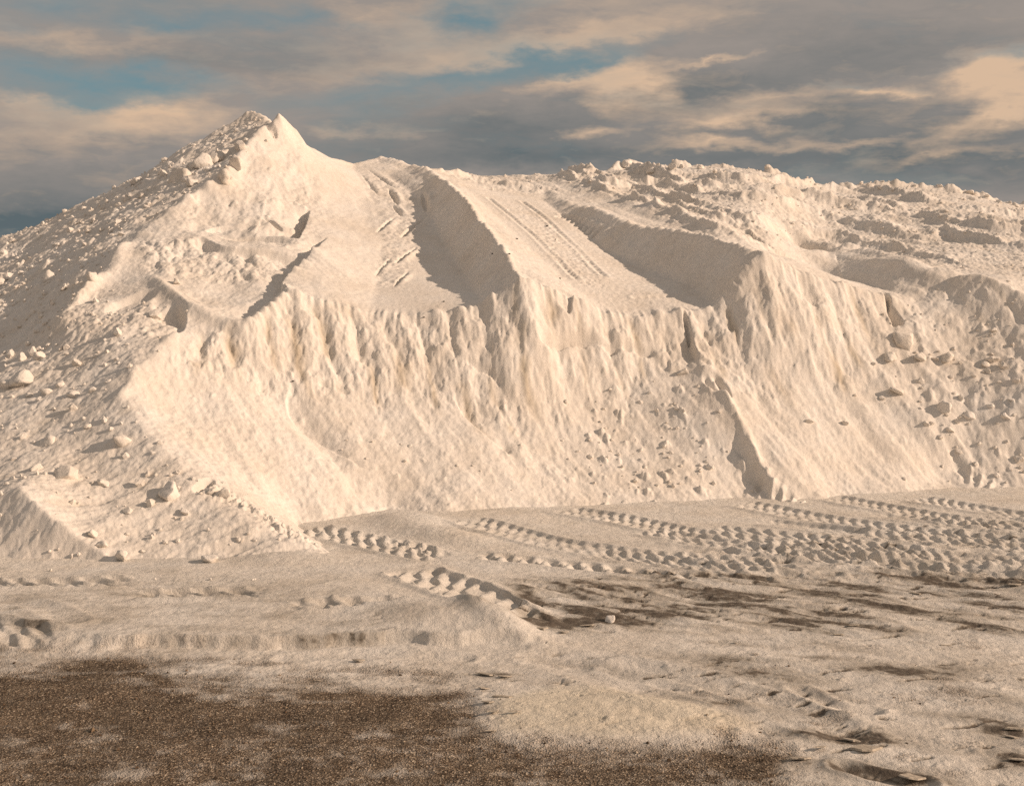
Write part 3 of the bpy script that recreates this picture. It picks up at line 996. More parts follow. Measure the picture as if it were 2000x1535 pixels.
GYR = ground_rows()
core = np.linspace(-1.2, 1.2, 960)
out = [1.25]
while out[-1] < 900:
    out.append(out[-1] * 1.5)
GU = np.concatenate([-np.array(out[::-1]), core, np.array(out)])
half = np.where(GYR < 60, np.maximum(GYR, 7.5) * (1000 / F), 25 + (GYR - 60) * .05)
QX = np.outer(half, GU)
QY = np.repeat(GYR[:, None], len(GU), 1)
near_m = (QY > 6.5) & (QY < 60)
yy = np.where(near_m, QY, 30)
gd = yy * CP + CAM_H * SP
QPX = np.where(near_m, 1000 + F * QX / gd, -9999)
QPY = np.where(near_m, 767.5 - F * (yy * SP - CAM_H * CP) / gd, 600)
gin = lambda poly, s=2: inside(poly, s, QPX, QPY)
ZG = .012 * fbm(QX / 1.7, QY / 1.7, 4, 3) + .007 * fbm(QX / .28, QY / .28, 3, 4, .55)
ZG *= np.clip(1.2 - np.abs(QX) / 60, 0, 1) * near_m


def gline(pts, n=8):
    return spline(np.array([on_ground(*p)[:2] for p in pts]), n)


# thick salt crust in front of the pile, cut off by a bank
bank_pts = gline([(-400, 1240), (-150, 1250), (0, 1262), (130, 1270), (230, 1268), (400, 1266), (560, 1268), (700, 1264), (770, 1258), (850, 1264), (960, 1258), (1060, 1262)])
D, S, G = line_dist(QX, QY, bank_pts, 6)
tread = np.clip(np.abs(((S / .27 + .35 * noise1(S / .5, 5)) % 1) - .5) * 4 - .6, 0, 1) * smooth(-.2, .5, noise1(S / .45, 9)) * smooth(200, 300, QPX) * smooth(800, 740, QPX)
sd = D * G - .03 * noise1(S / .12, 8) - .05 * noise1(S / .5, 7)
fade_r = smooth(1120, 930, QPX)
thick = .13 * smooth(-.02 - .25 * smooth(240, 120, QPX), .05 + .25 * smooth(240, 120, QPX), sd) * fade_r * (.35 + .65 * smooth(16.8, 14.8, QY)) * (D < 5.9)
thick = np.where((QY > 19.6) & (QPX < 1100), .06 * fade_r, thick)
ZG += thick * near_m
BANK = np.exp(-((sd - .02) / .07) ** 2) * fade_r * (D < 3)
# heap pushed aside at the end of the bank
def mound(px, py, rx, ry, h, ang=0):
    global ZG
    x, y, _ = on_ground(px, py)
    c, s = math.cos(math.radians(ang)), math.sin(math.radians(ang))
    p, q = ((QX - x) * c + (QY - y) * s) / rx, (-(QX - x) * s + (QY - y) * c) / ry
    ZG = ZG + h * np.exp(-(p * p + q * q) ** 1.4)


mound(880, 1225, .95, .5, .14, -20); mound(960, 1235, .7, .25, .10, -50)
mound(1090, 1150, .8, .4, .06, -10); mound(1250, 1140, 1.0, .4, .05)
mound(800, 1030, .7, .5, .16, -30); mound(860, 1055, .9, .35, .12, -35)
mound(650, 1150, 1.4, .8, .05); mound(560, 1100, .7, .4, .08)
mound(300, 1135, 1.3, .5, .05); mound(1430, 1390, .9, .35, .035, -25); mound(1250, 1390, .8, .3, .03, -20)


def track(pts, width, pitch, deep=.032, lug=.046, slant=1.05, rows=2, berm=.03, wear=.25, lo=0, hi=1e9, seed=0):
    """tyre print: pressed bed, two rows of slanting lug ridges, squeezed-up edges"""
    global ZG
    p = gline(pts)
    D, S, G = line_dist(QX, QY, p, width)
    sd = D * G
    hw = width / 2
    L = S.max() or 1
    ends = smooth(0, .3, S) * smooth(L, L - .5, S)
    bed = smooth(hw, hw - .07, D)
    a = np.abs(sd) / hw
    ph = S / pitch + slant * sd / hw + np.where(sd > 0, .4, 0) + .12 * noise1(S / .5, 60 + seed) + .05 * noise1(S / .17, 90 + seed)
    fr = 1 - ph % 1
    # asymmetric ridge: gentle on one side, steep on the other
    rdg = np.where(fr < .62, fr / .62, (1 - fr) / .38)
    rdg = smooth(.12, .95, rdg)
    band = smooth(.0, .10, a) * smooth(1.06, .92, a) if rows == 2 else smooth(1.0, .7, a)
    w = 1 - wear * (1 + noise1(S / .7, 30 + seed + 0)) - .3 * np.abs(noise1(S / pitch + np.where(sd > 0, 50, 0), 20 + seed))
    ZG = ZG + ends * (-deep * bed + lug * rdg * band * np.clip(w, .15, 1.15) * (D < hw * 1.1) + berm * np.exp(-((D - hw - .04) / .07) ** 2))


track([(900, 1024), (1000, 1047), (1100, 1068), (1250, 1088), (1400, 1100), (1560, 1112)], 0.79, 0.246, seed=1)
track([(1095, 998), (1220, 1018), (1330, 1042), (1450, 1058), (1600, 1074), (1820, 1095)], 0.77, 0.238, seed=2)
track([(920, 1092), (1000, 1098), (1100, 1106), (1200, 1117), (1310, 1128), (1380, 1134)], .50, .34, rows=1, deep=.06, lug=.12, slant=.15, wear=.1, seed=3)
track([(790, 1122), (850, 1145), (915, 1172), (965, 1200), (1020, 1232)], .92, .42, lug=.085, deep=.06, seed=4)
track([(595, 1042), (650, 1052), (720, 1068), (800, 1086), (870, 1100)], .70, .32, lug=.09, seed=5)
track([(760, 1066), (800, 1076), (850, 1092)], .42, .34, rows=1, deep=.06, lug=.15, slant=.1, wear=.05, seed=15)
track([(1440, 985), (1560, 1008), (1700, 1030), (1850, 1050), (2020, 1068)], 0.78, 0.246, seed=6)
track([(1610, 972), (1760, 1000), (1900, 1024), (2050, 1042)], 0.74, 0.238, seed=7)
track([(1780, 975), (1880, 992), (2000, 1010), (2100, 1025)], 0.74, 0.238, seed=8)
track([(1380, 1036), (1550, 1054), (1720, 1076), (1900, 1096), (2050, 1110)], 0.74, 0.246, seed=9)
track([(1250, 1040), (1380, 1058), (1520, 1084), (1700, 1104), (1880, 1118)], 0.69, 0.255, lug=.06, wear=.5, seed=10)
track([(1150, 1082), (1300, 1100), (1450, 1122), (1600, 1138)], 0.69, 0.255, lug=.055, wear=.5, seed=11)
track([(560, 1206), (640, 1204), (720, 1201), (800, 1197), (860, 1193)], .50, .36, rows=2, lug=.075, deep=.06, slant=.4, wear=.1, seed=12)
track([(-60, 1150), (60, 1152), (160, 1152), (280, 1150)], .50, .34, lug=.075, deep=.05, wear=.2, seed=13)
track([(250, 1182), (320, 1180), (420, 1178), (530, 1177)], .55, .34, lug=.085, deep=.08, wear=.15, seed=14)
track([(-80, 1235), (20, 1252), (120, 1268)], .6, .40, lug=.06, deep=.05, seed=16)
# the right side is driven over again and again
CHEW = gin([(1380, 1075), (1600, 1040), (2100, 1000), (2100, 1140), (1750, 1140), (1450, 1130), (1200, 1110)], 6)
ZG += CHEW * .055 * np.maximum(0, fbm((QX * .8 - QY * .6) / .30, (QX * .6 + QY * .8) / .20, 3, 12, .5))
SCUFF = gin([(1000, 1140), (1250, 1120), (1700, 1120), (2100, 1130), (2100, 1240), (1700, 1240), (1300, 1235), (1000, 1240)], 6)
ZG += SCUFF * .030 * fbm((QX * .5 + QY * .86) / .30, (QX * .86 - QY * .5) / .9, 4, 13, .6)
LOWR = gin([(900, 1290), (1100, 1270), (2100, 1230), (2100, 1600), (1450, 1600), (1380, 1440), (950, 1440)], 6)
ZG += LOWR * (.020 * fbm((QX * .55 + QY * .83) / .55, (QX * .83 - QY * .55) / 2.2, 4, 14, .5) + .03 * np.maximum(0, fbm(QX / .22, QY / .12, 3, 15) - .55))
# wheel swaths of the foreground
for pts, w, dp in [([(1080, 1290), (1200, 1330), (1330, 1375), (1500, 1425)], .25, .03), ([(1230, 1310), (1380, 1345), (1560, 1400), (1650, 1440)], .22, .035), ([(1290, 1335), (1400, 1375), (1450, 1395)], .10, .018),
                   ([(1560, 1350), (1640, 1385), (1700, 1390)], .10, .03), ([(1650, 1500), (1720, 1520), (1800, 1535)], .10, .04), ([(-50, 1190), (60, 1200), (140, 1235)], .14, .025), ([(560, 1288), (700, 1280), (900, 1290)], .12, .02)]:
    D, S, G = line_dist(QX, QY, gline(pts), 1)
    ZG += -dp * np.exp(-(D / w) ** 2) + dp * .6 * np.exp(-((D - w * 1.6) / (w * .5)) ** 2)

for k, (dy, px0) in enumerate([(-20, 1480), (14, 1300), (32, 1500), (48, 1620), (-34, 1700)]):
    track([(px0, 1040 + dy), (px0 + 170, 1062 + dy), (px0 + 340, 1080 + dy), (2060, 1100 + dy)], .66, .23, lug=.034, wear=.4, seed=18 + k)
# bare gravel in front, salt cover behind
wpx = QPX + 50 * fbm(QX / .9, QY / .9, 6, 16, .62)
wpy = QPY + 17 * fbm(QX / .7 + 9, QY / .7, 6, 17, .66)
GRAVEL = inside([(-900, 1335), (0, 1322), (60, 1302), (150, 1288), (240, 1290), (330, 1312), (345, 1332), (280, 1346), (300, 1352), (390, 1350), (415, 1362), (380, 1377), (450, 1374), (560, 1354), (700, 1348), (880, 1352),
                 (950, 1388), (962, 1432), (1050, 1440), (1300, 1454), (1440, 1428), (1540, 1462), (1490, 1500), (1560, 1560), (1700, 1800), (-900, 1800)], 3, wpx, wpy)
GRAVEL = .35 * GRAVEL + .65 * blur(GRAVEL, 20, 24)
COVER = 1 - GRAVEL
COVER = np.where((QY < 9.2), np.minimum(COVER, .3), COVER)
speck = fbm(QX / .5, QY / .35, 5, 18, .6)
COVER = np.clip(COVER * (1.0) + GRAVEL * (.10 + .30 * np.clip(speck, 0, 1)), 0, 1)
COVER -= .50 * LOWR * np.clip(fbm(QX / .8, QY / .5, 4, 19) + .05, 0, 1) * (QPX > 1350)
COVER -= gin([(-300, 1272), (500, 1280), (900, 1300), (960, 1400), (-300, 1420)], 14) * np.clip(.34 + .40 * fbm(QX / .9, QY / .4, 5, 41, .6), 0, .7)
DIRT_SHADE = .95 * SCUFF * np.clip(.42 + fbm((QX * .5 + QY * .86) / .35, (QX * .86 - QY * .5) / 1.2, 4, 20, .6), 0, 1)
DIRT_SHADE += .45 * LOWR * np.clip(fbm((QX * .55 + QY * .83) / .6, (QX * .83 - QY * .55) / 2.0, 5, 24, .6) + .05, 0, 1)
DIRT_SHADE += .20 * np.clip(.3 + fbm(QX / 1.1, QY / .7, 5, 44, .6), 0, 1) * (QPY < 1480)
DIRT_SHADE += .45 * CHEW * np.clip(fbm(QX / .5, QY / .3, 4, 21), 0, 1)
sw = S + .25 * (QY - 13) + .03 * perlin(QX / .1, QY / .1, 42)
DIRT_SHADE += BANK * np.clip(.42 + .30 * noise1(sw / .055, 11) + .35 * noise1(sw / .19, 12) + .25 * perlin(QX / .25, QY / .12, 43), 0, .80) * smooth(180, 420, QPX) * smooth(820, 700, QPX)
DIRT_SHADE += .42 * gin([(-400, 1130), (600, 1150), (900, 1260), (-400, 1300)], 20) * np.clip(.3 + fbm(QX / .8, QY / .35, 4, 22), 0, 1)


def blot(px, py, rx, ry, a, ang=0):
    """a stain with its own ragged outline"""
    global DIRT_SHADE
    x, y, _ = on_ground(px, py)
    c, s = math.cos(math.radians(ang)), math.sin(math.radians(ang))
    p, q = ((QX - x) * c + (QY - y) * s) / rx, (-(QX - x) * s + (QY - y) * c) / ry
    DIRT_SHADE = DIRT_SHADE + a * np.clip(np.exp(-(p * p + q * q)) + .3 * BL_N * np.exp(-.6 * (p * p + q * q)), 0, 1)


BL_N = fbm(QX / .3, QY / .25, 4, 23, .6)
for b in [(1080, 1222, .9, .22, 1.0, 8), (1190, 1212, .5, .22, .9, 0), (1280, 1155, 1.3, .25, .5, 0), (1500, 1195, 1.6, .4, .4, 0), (1740, 1312, .5, .20, .8, -20), (1850, 1310, .5, .25, .55, 0), (1480, 1385, .8, .25, .5, -20),
          (1640, 1440, .5, .15, .9, 0), (1700, 1450, .45, .14, .8, -20), (1960, 1430, .25, .25, 1.0, 0), (1990, 1490, .3, .25, 1.0, 0), (1750, 1515, .6, .14, .9, -25), (1890, 1400, .35, .14, .5, 0), (620, 1330, .16, .08, .8, 0),
          (1450, 1290, .5, .10, .5, -20), (1420, 1260, .4, .08, .6, -15), (1600, 1285, .4, .08, .6, -10), (980, 1320, .25, .05, .6, 0), (400, 1182, .9, .18, .5, 0), (700, 1195, .8, .15, .35, 0), (1850, 1130, 1.6, .5, .4, 0),
          (1990, 1150, .6, .2, .6, 0), (1350, 1300, .9, .3, .3, -30), (1560, 1330, .8, .25, .3, -20), (60, 1245, .5, .15, .6, -30), (1600, 1500, .8, .2, .6, -10)]:
    blot(*b)
# slits where the crust has lifted, their hollow shade painted into the colour
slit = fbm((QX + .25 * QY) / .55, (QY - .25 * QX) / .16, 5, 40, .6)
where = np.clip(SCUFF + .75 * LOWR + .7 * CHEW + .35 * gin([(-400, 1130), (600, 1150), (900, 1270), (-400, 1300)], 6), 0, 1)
DIRT_SHADE += where * smooth(.50, .95, slit) * 1.1
ZG -= where * .025 * smooth(.50, .9, slit)
DIRT_SHADE = np.clip(DIRT_SHADE, 0, 1) * near_m
ZG += .018 * smooth(.2, .8, COVER) * near_m + .04 * gin([(955, 1375), (1080, 1345), (1200, 1350), (1330, 1375), (1500, 1425), (1420, 1436), (1200, 1446), (970, 1432)], 9)
PH = np.where(near_m & (QY > 15.9) & (QY < 59), HS(QX, yy), -1)
hidden = (PH > .35) & (np.abs(QX) < yy * .4167 * 1.2)
YELLOW_PATCH = gin([(955, 1375), (1080, 1345), (1200, 1350), (1330, 1375), (1500, 1425), (1420, 1436), (1200, 1446), (970, 1432)], 5)  # patch of yellow tint, fuller salt cover and less darkening
COVER = np.maximum(COVER, YELLOW_PATCH * (.75 + .2 * speck))
DIRT_SHADE = DIRT_SHADE * (1 - .7 * YELLOW_PATCH)
ground = grid_mesh('ground', QX, QY, ZG, ~hidden, {'salt_cover': COVER, 'dirt': DIRT_SHADE, 'yellow_salt': YELLOW_PATCH}, M_GROUND)
tag(ground, 'brown gravel yard strewn with salt and tyre prints', kind='structure')


# ------------------------------------------------------------------ loose lumps of salt
GS_X = np.linspace(-1.2, 1.2, 960)


def ground_z(x, y):
    i = int(np.clip(np.searchsorted(GYR, y), 1, len(GYR) - 1))
    j = int(np.clip(np.searchsorted(QX[i], x), 1, QX.shape[1] - 1))
    return float(ZG[i, j])


def surface(px, py):
    """visible point of pile or ground at a photo pixel"""
    p = hit(px, py, smp=HS)
    g = on_ground(px, py)
    gz = ground_z(g[0], g[1])
    g = on_ground(px, py, gz)
    if py > 930 and g[1] < p[1]:
        return (g[0], g[1], gz)
    z = max(p[2], ground_z(p[0], p[1]) if p[1] < 26 else -1)
    return (p[0], p[1], z)


def lump_mesh(seed, sub, block):
    """broken salt: a ball cut flat by several planes, then roughened"""
    rnd = np.random.default_rng(seed)
    import bmesh
    bm = bmesh.new()
    bmesh.ops.create_icosphere(bm, subdivisions=sub, radius=1.0)
    planes = []
    for k in range(block):
        n = rnd.normal(size=3); n /= np.linalg.norm(n)
        planes.append((n, rnd.uniform(.42, .80)))
    sq = np.array((rnd.uniform(.85, 1.2), rnd.uniform(.75, 1.1), rnd.uniform(.65, .95)))
    ph = rnd.uniform(0, 9, 3)
    for v in bm.verts:
        p = np.array(v.co)
        for n, d in planes:
            t = p @ n
            if t > d:
                p = p - n * (t - d) * .92
        w = .10 * math.sin(3.1 * p[0] + ph[0]) * math.sin(2.7 * p[1] + ph[1]) + .07 * math.sin(6.3 * p[2] + ph[2] + 4 * p[0])
        p = p * (1 + w + rnd.uniform(-.05, .05)) * sq
        v.co = p
    me = bpy.data.meshes.new('salt_lump')
    bm.to_mesh(me); bm.free()
    me.materials.append(M_LUMP)
    if sub >= 3:
        for f in me.polygons:
            f.use_smooth = True
    return me


def make_lump_mat():
    m, N, L = new_mat('salt_lump')
    P = N.new('ShaderNodeNewGeometry').outputs['Position']
    c, big, mid, fine = salt_colour(N, L, P)
    h = mth(N, L, 'ADD', mid, mth(N, L, 'MULTIPLY', fine, .3))
    return finish(m, N, L, c, h, .03, .8)


M_LUMP = make_lump_mat()
BIG = [lump_mesh(100 + i, 3, 9) for i in range(7)]
SMALL = [lump_mesh(200 + i, 1, 4) for i in range(8)]
MEDIUM = [lump_mesh(300 + i, 2, 7) for i in range(6)]


def put_lump(px, py, r_px, label, group=None, squash=1.0, meshes=BIG, sink=.44, pos=None, cat='salt lump'):
    x, y, z = pos or surface(px, py)
    r = r_px * y / F
    o = bpy.data.objects.new('salt_lump', meshes[random.randrange(len(meshes))])
    COL.objects.link(o)
    o.scale = (r * random.uniform(.9, 1.15), r * random.uniform(.9, 1.15), r * squash * random.uniform(.9, 1.1))
    o.rotation_euler = (random.uniform(-.5, .5), random.uniform(-.5, .5), random.uniform(0, 6.28))
    o.location = (x, y, z + r * squash * (1 - 2 * sink) * .6)
    return tag(o, label, cat, group)


put_lump(48, 750, 34, 'largest angular salt block, at the left edge half way up the slope', squash=1.1)
put_lump(15, 752, 20, 'pointed dark-sided salt chunk left of the largest angular block')
put_lump(236, 862, 23, 'cone-shaped salt lump on the lower left slope above two boulders', squash=1.1)
put_lump(126, 932, 27, 'broad rounded salt lump with a shadowed hollow beneath, lower left slope', squash=.8)
put_lump(70, 918, 18, 'low salt lump just left of the broad rounded one')
put_lump(200, 945, 17, 'salt lump between the broad rounded one and the tall boulder')
put_lump(332, 972, 30, 'tall salt boulder standing on the lower spur, casting a dark left shadow', squash=1.15)
put_lump(362, 1004, 11, 'small pale lump at the foot of the tall salt boulder')
put_lump(415, 962, 14, 'jagged salt chunk on the rim of the lower spur', squash=1.2)
put_lump(434, 968, 13, 'right twin of the jagged chunks on the rim of the spur', squash=1.2)
put_lump(237, 1094, 19, 'round bright salt boulder at the foot of the slope by the small heap', sink=.2)
put_lump(413, 1097, 18, 'lone salt boulder at the foot of the slope, right of the round bright one', sink=.2)
put_lump(181, 1046, 14, 'upper of two lumps resting along the edge of the small left heap')
put_lump(199, 1066, 13, 'lower of two lumps resting along the edge of the small left heap')
put_lump(345, 352, 26, 'big dark-sided block on the ridge below the peak', squash=1.2)
put_lump(378, 361, 15, 'smaller block touching the big dark-sided block on the ridge')
put_lump(396, 322, 24, 'tall block above the big dark-sided block near the peak', squash=1.1)
put_lump(420, 312, 15, 'salt chunk right of the tall block near the peak')
put_lump(456, 325, 16, 'spike of salt sticking out of the ridge under the summit', squash=1.7)
put_lump(438, 350, 14, 'lower spike of salt on the lit side of the ridge', squash=1.6)
put_lump(470, 290, 12, 'small chunk on the ridge just under the summit', squash=1.3)
put_lump(268, 358, 15, 'squarish lump on the left skyline half way to the peak', squash=1.1)
put_lump(376, 280, 12, 'bright lump on the left skyline nearest the peak')
put_lump(305, 312, 11, 'bright lump on the left skyline between the squarish one and the peak')
put_lump(95, 545, 22, 'rounded hump standing out of the shaded left slope', squash=.8)
put_lump(183, 545, 13, 'upright chunk on the ridge where the shaded slope turns', squash=1.5)
put_lump(345, 553, 11, 'lone lump on the notch floor under the ledge')
put_lump(145, 771, 13, 'lump on the left slope, right of two neighbours at the same height')
put_lump(90, 768, 14, 'lump just right of the largest angular block')
put_lump(120, 752, 11, 'flat lump between two neighbours on the left slope')
put_lump(45, 700, 13, 'pale lump directly above the largest angular block')
put_lump(82, 698, 14, 'lump up-right of the largest angular block')
put_lump(92, 865, 20, 'long lit ridge of salt on the lower left slope', squash=.9)
put_lump(1768, 672, 24, 'largest craggy block on the right slope under the crack', squash=1.3)
put_lump(1795, 700, 16, 'block leaning against the largest craggy block on the right')
put_lump(1738, 700, 14, 'lump left below the largest craggy block on the right')
put_lump(1750, 765, 17, 'long low lump on the right slope below the craggy blocks', squash=.7)
put_lump(1848, 700, 19, 'wide slab right of the craggy blocks', squash=.8)
put_lump(1936, 706, 16, 'wedge-shaped lump near the right edge with a dark left crack')
put_lump(1838, 800, 17, 'tall rounded boulder on the right slope with shaded left side', squash=1.3)
put_lump(1893, 812, 12, 'lump right of the tall rounded boulder')
put_lump(1808, 830, 9, 'small lump left below the tall rounded boulder')
put_lump(1582, 824, 11, 'dark-sided lump lying alone on the smooth right fan')
put_lump(1649, 828, 8, 'small pebble-like lump right of the dark-sided one on the fan')
put_lump(1766, 937, 5, 'tiny lump near the foot of the right fan')
put_lump(1985, 745, 10, 'lump at the right edge of the slope, upper one')
put_lump(1988, 900, 12, 'lump at the right edge of the slope, lower one')
put_lump(1335, 730, 15, 'flat lump in the upper part of the shaded fan', squash=.7)
put_lump(1315, 328, 10, 'round boulder on the skyline heap left of centre right')
put_lump(1228, 320, 13, 'squat block ending the skyline heap on its left')
put_lump(1482, 326, 12, 'pointed block on the skyline heap', squash=1.2)
put_lump(1728, 354, 10, 'block crowning the right skyline mound')
put_lump(1190, 1213, 12, 'yellowish clod in the dirty patch on the ground', sink=.25)
put_lump(1085, 470, 5, 'tiny lump beside the crawler track on the second bench')


def scatter(n, poly, r0, r1, label, group, meshes=SMALL, squash=(.7, 1.2), sink=.42):
    xs = [p[0] for p in poly]; ys = [p[1] for p in poly]
    k = tries = 0
    while k < n and tries < 4000:
        tries += 1
        px, py = random.uniform(min(xs), max(xs)), random.uniform(min(ys), max(ys))
        c = False
        for i in range(len(poly)):
            (x0, y0), (x1, y1) = poly[i], poly[(i + 1) % len(poly)]
            if (y0 > py) != (y1 > py) and px < (x1 - x0) * (py - y0) / (y1 - y0) + x0:
                c = not c
        if not c:
            continue
        pos = surface(px, py)
        if pos[1] > 54:
            continue
        r = r0 * (r1 / r0) ** (random.random() ** 2.2)
        put_lump(px, py, r, label, group, random.uniform(*squash), meshes, sink, pos)
        k += 1


scatter(80, [(0, 470), (200, 385), (480, 225), (440, 330), (300, 425), (180, 540), (100, 640), (0, 660)], 4, 13, 'small salt lump scattered on the shaded slope left of the peak', 'small lumps on the shaded upper left slope', MEDIUM)
scatter(45, [(0, 660), (100, 640), (240, 700), (230, 780), (330, 880), (480, 990), (560, 1050), (420, 1095), (250, 1085), (60, 930), (0, 900)], 4, 12, 'small salt lump scattered on the lower left slope', 'small lumps on the lower left slope', MEDIUM)
scatter(40, [(860, 345), (1050, 340), (1210, 330), (1500, 350), (1990, 410), (1990, 500), (1700, 470), (1500, 440), (1250, 380), (1000, 365)], 3, 6, 'small salt clod among the windrows on the plateau', 'clods on the plateau', SMALL)
scatter(28, [(1215, 318), (1400, 318), (1500, 328), (1640, 362), (1850, 362), (1990, 396), (1990, 410), (1500, 345), (1215, 335)], 4, 11, 'salt clod on the heaps along the right skyline', 'clods along the right skyline', MEDIUM)
scatter(22, [(1710, 660), (1990, 690), (1990, 930), (1860, 880), (1760, 800)], 4, 11, 'small salt lump scattered on the slope at the right edge', 'small lumps on the right slope', MEDIUM)
scatter(24, [(1130, 770), (1380, 720), (1450, 880), (1400, 950), (1150, 950)], 3, 8, 'small clod on the shaded fan right of centre', 'clods on the shaded fan', SMALL)
scatter(12, [(640, 860), (1000, 820), (1050, 960), (800, 970)], 3, 6, 'tiny lump on the bright central fan', 'tiny lumps on the bright fan', SMALL)
scatter(12, [(60, 1112), (600, 1118), (560, 1135), (80, 1130)], 3, 6, 'tiny salt lump on the ground along the foot of the left slope', 'tiny lumps along the foot', SMALL, sink=.25)
# crumbs too many to count
def crumbs(name, n, polys, r0, label):
    vs, fs = [], []
    rnd = np.random.default_rng(hash(label) % 1 + 77 + n)
    phi = (1 + 5 ** .5) / 2
    ico = np.array([(-1, phi, 0), (1, phi, 0), (-1, -phi, 0), (1, -phi, 0), (0, -1, phi), (0, 1, phi), (0, -1, -phi), (0, 1, -phi), (phi, 0, -1), (phi, 0, 1), (-phi, 0, -1), (-phi, 0, 1)]) / 1.9
    tri = [(0, 11, 5), (0, 5, 1), (0, 1, 7), (0, 7, 10), (0, 10, 11), (1, 5, 9), (5, 11, 4), (11, 10, 2), (10, 7, 6), (7, 1, 8), (3, 9, 4), (3, 4, 2), (3, 2, 6), (3, 6, 8), (3, 8, 9), (4, 9, 5), (2, 4, 11), (6, 2, 10), (8, 6, 7), (9, 8, 1)]
    tri = np.array(tri)
    mask = np.zeros(PX.shape)
    for m, w in polys:
        mask = np.maximum(mask, m * w)
    area = (np.gradient(YR)[:, None] * np.gradient(PX, axis=1))
    prob = (mask * area * (H > .05)).ravel()
    prob /= prob.sum()
    cdf = np.cumsum(prob)
    idx = np.searchsorted(cdf, rnd.uniform(0, 1, n)).clip(0, len(cdf) - 1)
    X, Yc, Zc = PX.ravel()[idx], PY.ravel()[idx], H.ravel()[idx]
    R = r0 * np.exp(rnd.normal(0, .45, n))
    V = ico[None] * rnd.uniform(.65, 1.3, (n, 12, 1)) * R[:, None, None] * rnd.uniform(.7, 1.2, (n, 1, 3))
    V = V + np.stack([X, Yc, Zc + R * .3], 1)[:, None, :]
    T_ = (tri[None] + 12 * np.arange(n)[:, None, None]).reshape(-1, 3)
    me = bpy.data.meshes.new(name)
    me.from_pydata(V.reshape(-1, 3).tolist(), [], T_.tolist())
    me.materials.append(M_LUMP)
    o = bpy.data.objects.new(name, me)
    COL.objects.link(o)
    return tag(o, label, 'salt rubble', kind='stuff')


crumbs('salt_rubble', 5200, [(M_LEFT * (.35 + .65 * smooth(22, 27, PY)), 1.0), (M_PLAT, .14), (M_RIGHT, .8), (M_FAN_R, .5), (sky_m, .5)], .030, 'fine salt rubble strewn over the slopes and the plateau')
# dark bits lying on the benches
STONE = lump_mesh(400, 1, 4)
STONE.materials.clear(); STONE.materials.append(M_STONE)
for px, py, where in [(828, 623, 'upper edge of the central face'), (867, 590, 'first bench near its front edge'), (962, 497, 'shaded wall of the first bench, left one'), (995, 497, 'shaded wall of the first bench, right one'),
                      (1010, 468, 'lit slope between the two benches'), (1094, 545, 'lit slope above the second front edge'), (1069, 443, 'crawler track of the second bench'), (572, 747, 'face above the left fan')]:
    x, y, z = surface(px, py)
    o = bpy.data.objects.new('dark_stone', STONE)
    COL.objects.link(o)
    r = 2.6 * y / F
    o.scale = (r * 1.5, r, r * .8); o.location = (x, y, z + r * .4); o.rotation_euler = (0, 0, random.uniform(0, 3))
    tag(o, 'small dark stone on the ' + where, 'stone', 'dark stones on the pile')


# ------------------------------------------------------------------ broken crust plates on the ground
def flake_mesh(seed):
    rnd = np.random.default_rng(seed)
    n = 9
    ang = np.sort(rnd.uniform(0, 2 * math.pi, n))
    rad = rnd.uniform(.6, 1.1, n)
    vs, fs = [], []
    for z, k in ((-.12, 1.0), (.10, .94)):
        for a, r in zip(ang, rad):
            vs.append((r * k * math.cos(a), r * k * .5 * math.sin(a), z + rnd.uniform(-.04, .04)))
    vs.append((0, 0, .14)); vs.append((0, 0, -.12))
    for i in range(n):
        j = (i + 1) % n
        fs += [(i, j, n + j, n + i), (n + i, n + j, 2 * n), (j, i, 2 * n + 1)]
    me = bpy.data.meshes.new('crust_plate')
    me.from_pydata(vs, [], fs)
    me.materials.append(M_CRUST)
    return me


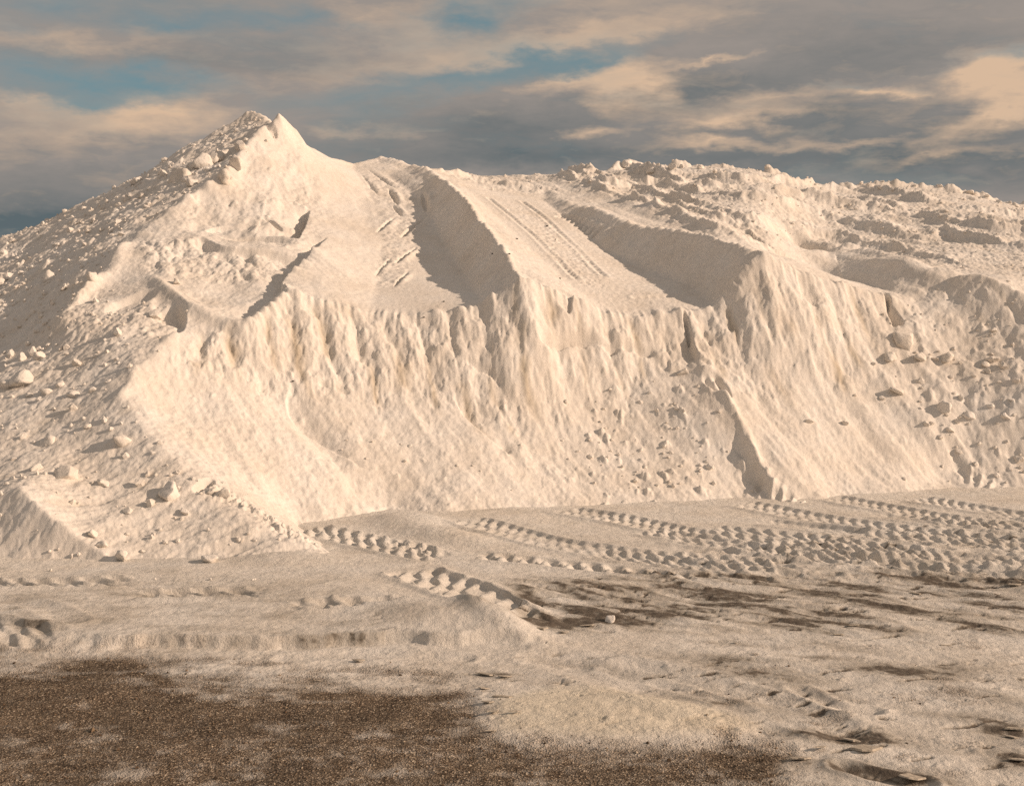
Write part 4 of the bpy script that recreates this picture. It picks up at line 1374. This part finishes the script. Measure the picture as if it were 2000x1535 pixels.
M_CRUST = make_plain('dirty_salt_crust', (.50, .44, .36), .4, 22)
FLAKES = [flake_mesh(i) for i in range(5)]
for px, py, r, tilt, words in [
        (950, 1318, 24, .10, 'uppermost long crust plate left of the yellow salt patch'),
        (985, 1322, 18, .12, 'crust plate right behind the uppermost long one by the yellow patch'),
        (985, 1362, 26, .12, 'longest dark-edged crust plate at the left end of the yellow patch'),
        (955, 1372, 16, .1, 'crust plate just left of the longest dark-edged one'),
        (965, 1390, 18, .1, 'crust plate below the longest dark-edged one, half on gravel'),
        (1005, 1390, 14, .1, 'short crust plate on the yellow patch below the longest one'),
        (945, 1345, 14, .1, 'small crust plate between the uppermost and the longest ones'),
        (960, 1428, 16, .1, 'lowest crust plate on the gravel edge left of the yellow patch'),
        (1560, 1482, 24, .1, 'crust plate lying on gravel at the lower right, leftmost there'),
        (1690, 1462, 40, .08, 'largest crust plate at the lower right, a long pale slab'),
        (1660, 1446, 20, .1, 'crust plate just above the largest lower right slab'),
        (1600, 1460, 16, .1, 'crust plate left of the largest lower right slab'),
        (1985, 1425, 26, .1, 'upper crust plate at the right border, beside a dark stain'),
        (1975, 1440, 18, .1, 'narrow crust plate under the upper one at the right border'),
        (1990, 1485, 24, .1, 'lower crust plate at the right border near the corner'),
        (1780, 1518, 34, .1, 'long crust plate near the bottom border at the lower right'),
        (1150, 1222, 20, .1, 'crust plate at the right end of the dark dirty patch'),
        (1060, 1228, 18, .1, 'crust plate in the middle of the dark dirty patch'),
        (1100, 1235, 14, .1, 'small crust plate at the lower rim of the dark dirty patch'),
        (1670, 1222, 16, .06, 'thin crust plate on the grey flat right of the dirty patch'),
        (1640, 1240, 14, .06, 'thin crust plate below its twin on the grey flat'),
        (1850, 1262, 16, .06, 'thin crust plate on the grey flat nearest the right border'),
        (1790, 1160, 14, .06, 'crust plate just below the chewed tyre tracks at the right'),
        (1980, 1142, 22, .06, 'crust plate at the right border below the tyre tracks'),
        (620, 1330, 9, .2, 'small clotted crust bit on the thin salt left of centre'),
        (700, 1290, 14, .06, 'flat crust plate under the notched bank left of centre'),
        (1440, 1255, 10, .06, 'small crust plate on the pale salt right of centre'),
        (1475, 1278, 8, .3, 'tilted small crust chip on the pale salt right of centre'),
]:
    g = on_ground(px, py)
    gz = ground_z(g[0], g[1])
    x, y, z = on_ground(px, py, gz)
    o = bpy.data.objects.new('crust_plate', FLAKES[random.randrange(5)])
    COL.objects.link(o)
    k = r * y / F
    o.scale = (k, k * random.uniform(.9, 1.5), k * random.uniform(.5, .9) * .6)
    o.rotation_euler = (-tilt - random.uniform(0, .12), random.uniform(-.08, .08), random.uniform(-.5, .3))
    o.location = (x, y, z + .012)
    tag(o, words, 'crust plate', 'broken crust plates on the ground')

# ------------------------------------------------------------------ gravel stones of the bare yard: nobody could count them
vs, fs = [], []
rnd = np.random.default_rng(5)
n = 0
while n < 9000:
    px, py = rnd.uniform(-150, 1800), 1285 + 330 * rnd.uniform(0, 1) ** 1.0
    x, y, _ = on_ground(px, py)
    i = int(np.clip(np.searchsorted(GYR, y), 1, len(GYR) - 1)); j = int(np.clip(np.searchsorted(QX[i], x), 1, QX.shape[1] - 1))
    n += 1
    if rnd.uniform() < COVER[i, j] * 1.05 - .02:
        continue
    r = .0055 * math.exp(rnd.normal(0, .42))
    b = len(vs)
    z = ZG[i, j] + r * .25
    a = rnd.uniform(0, 6.28)
    c, s = math.cos(a), math.sin(a)
    for ux, uy, uz in ((1.3, 0, 0), (.3, .9, .1), (-1.1, .2, 0), (-.2, -1, .1), (.1, .1, .9), (0, 0, -.8)):
        ux *= rnd.uniform(.7, 1.3); uy *= rnd.uniform(.7, 1.3)
        vs.append((x + r * (ux * c - uy * s), y + r * (ux * s + uy * c), z + r * uz))
    for t in ((0, 1, 4), (1, 2, 4), (2, 3, 4), (3, 0, 4), (1, 0, 5), (2, 1, 5), (3, 2, 5), (0, 3, 5)):
        fs.append(tuple(b + q for q in t))
me = bpy.data.meshes.new('gravel')
me.from_pydata(vs, [], fs)
m, N, L = new_mat('gravel_stones')
isl = N.new('ShaderNodeNewGeometry')
gc = ramp(N, L, isl.outputs['Random Per Island'], [(0, (.05, .035, .024)), (.5, (.15, .10, .062)), (.85, (.26, .19, .125)), (1, (.55, .46, .35))])
finish(m, N, L, gc, tex_noise(N, L, isl.outputs['Position'], 60), .01, .5)
me.materials.append(m)
gravel = bpy.data.objects.new('gravel', me)
COL.objects.link(gravel)
tag(gravel, 'loose brown gravel stones covering the bare yard in front', 'gravel', kind='stuff')
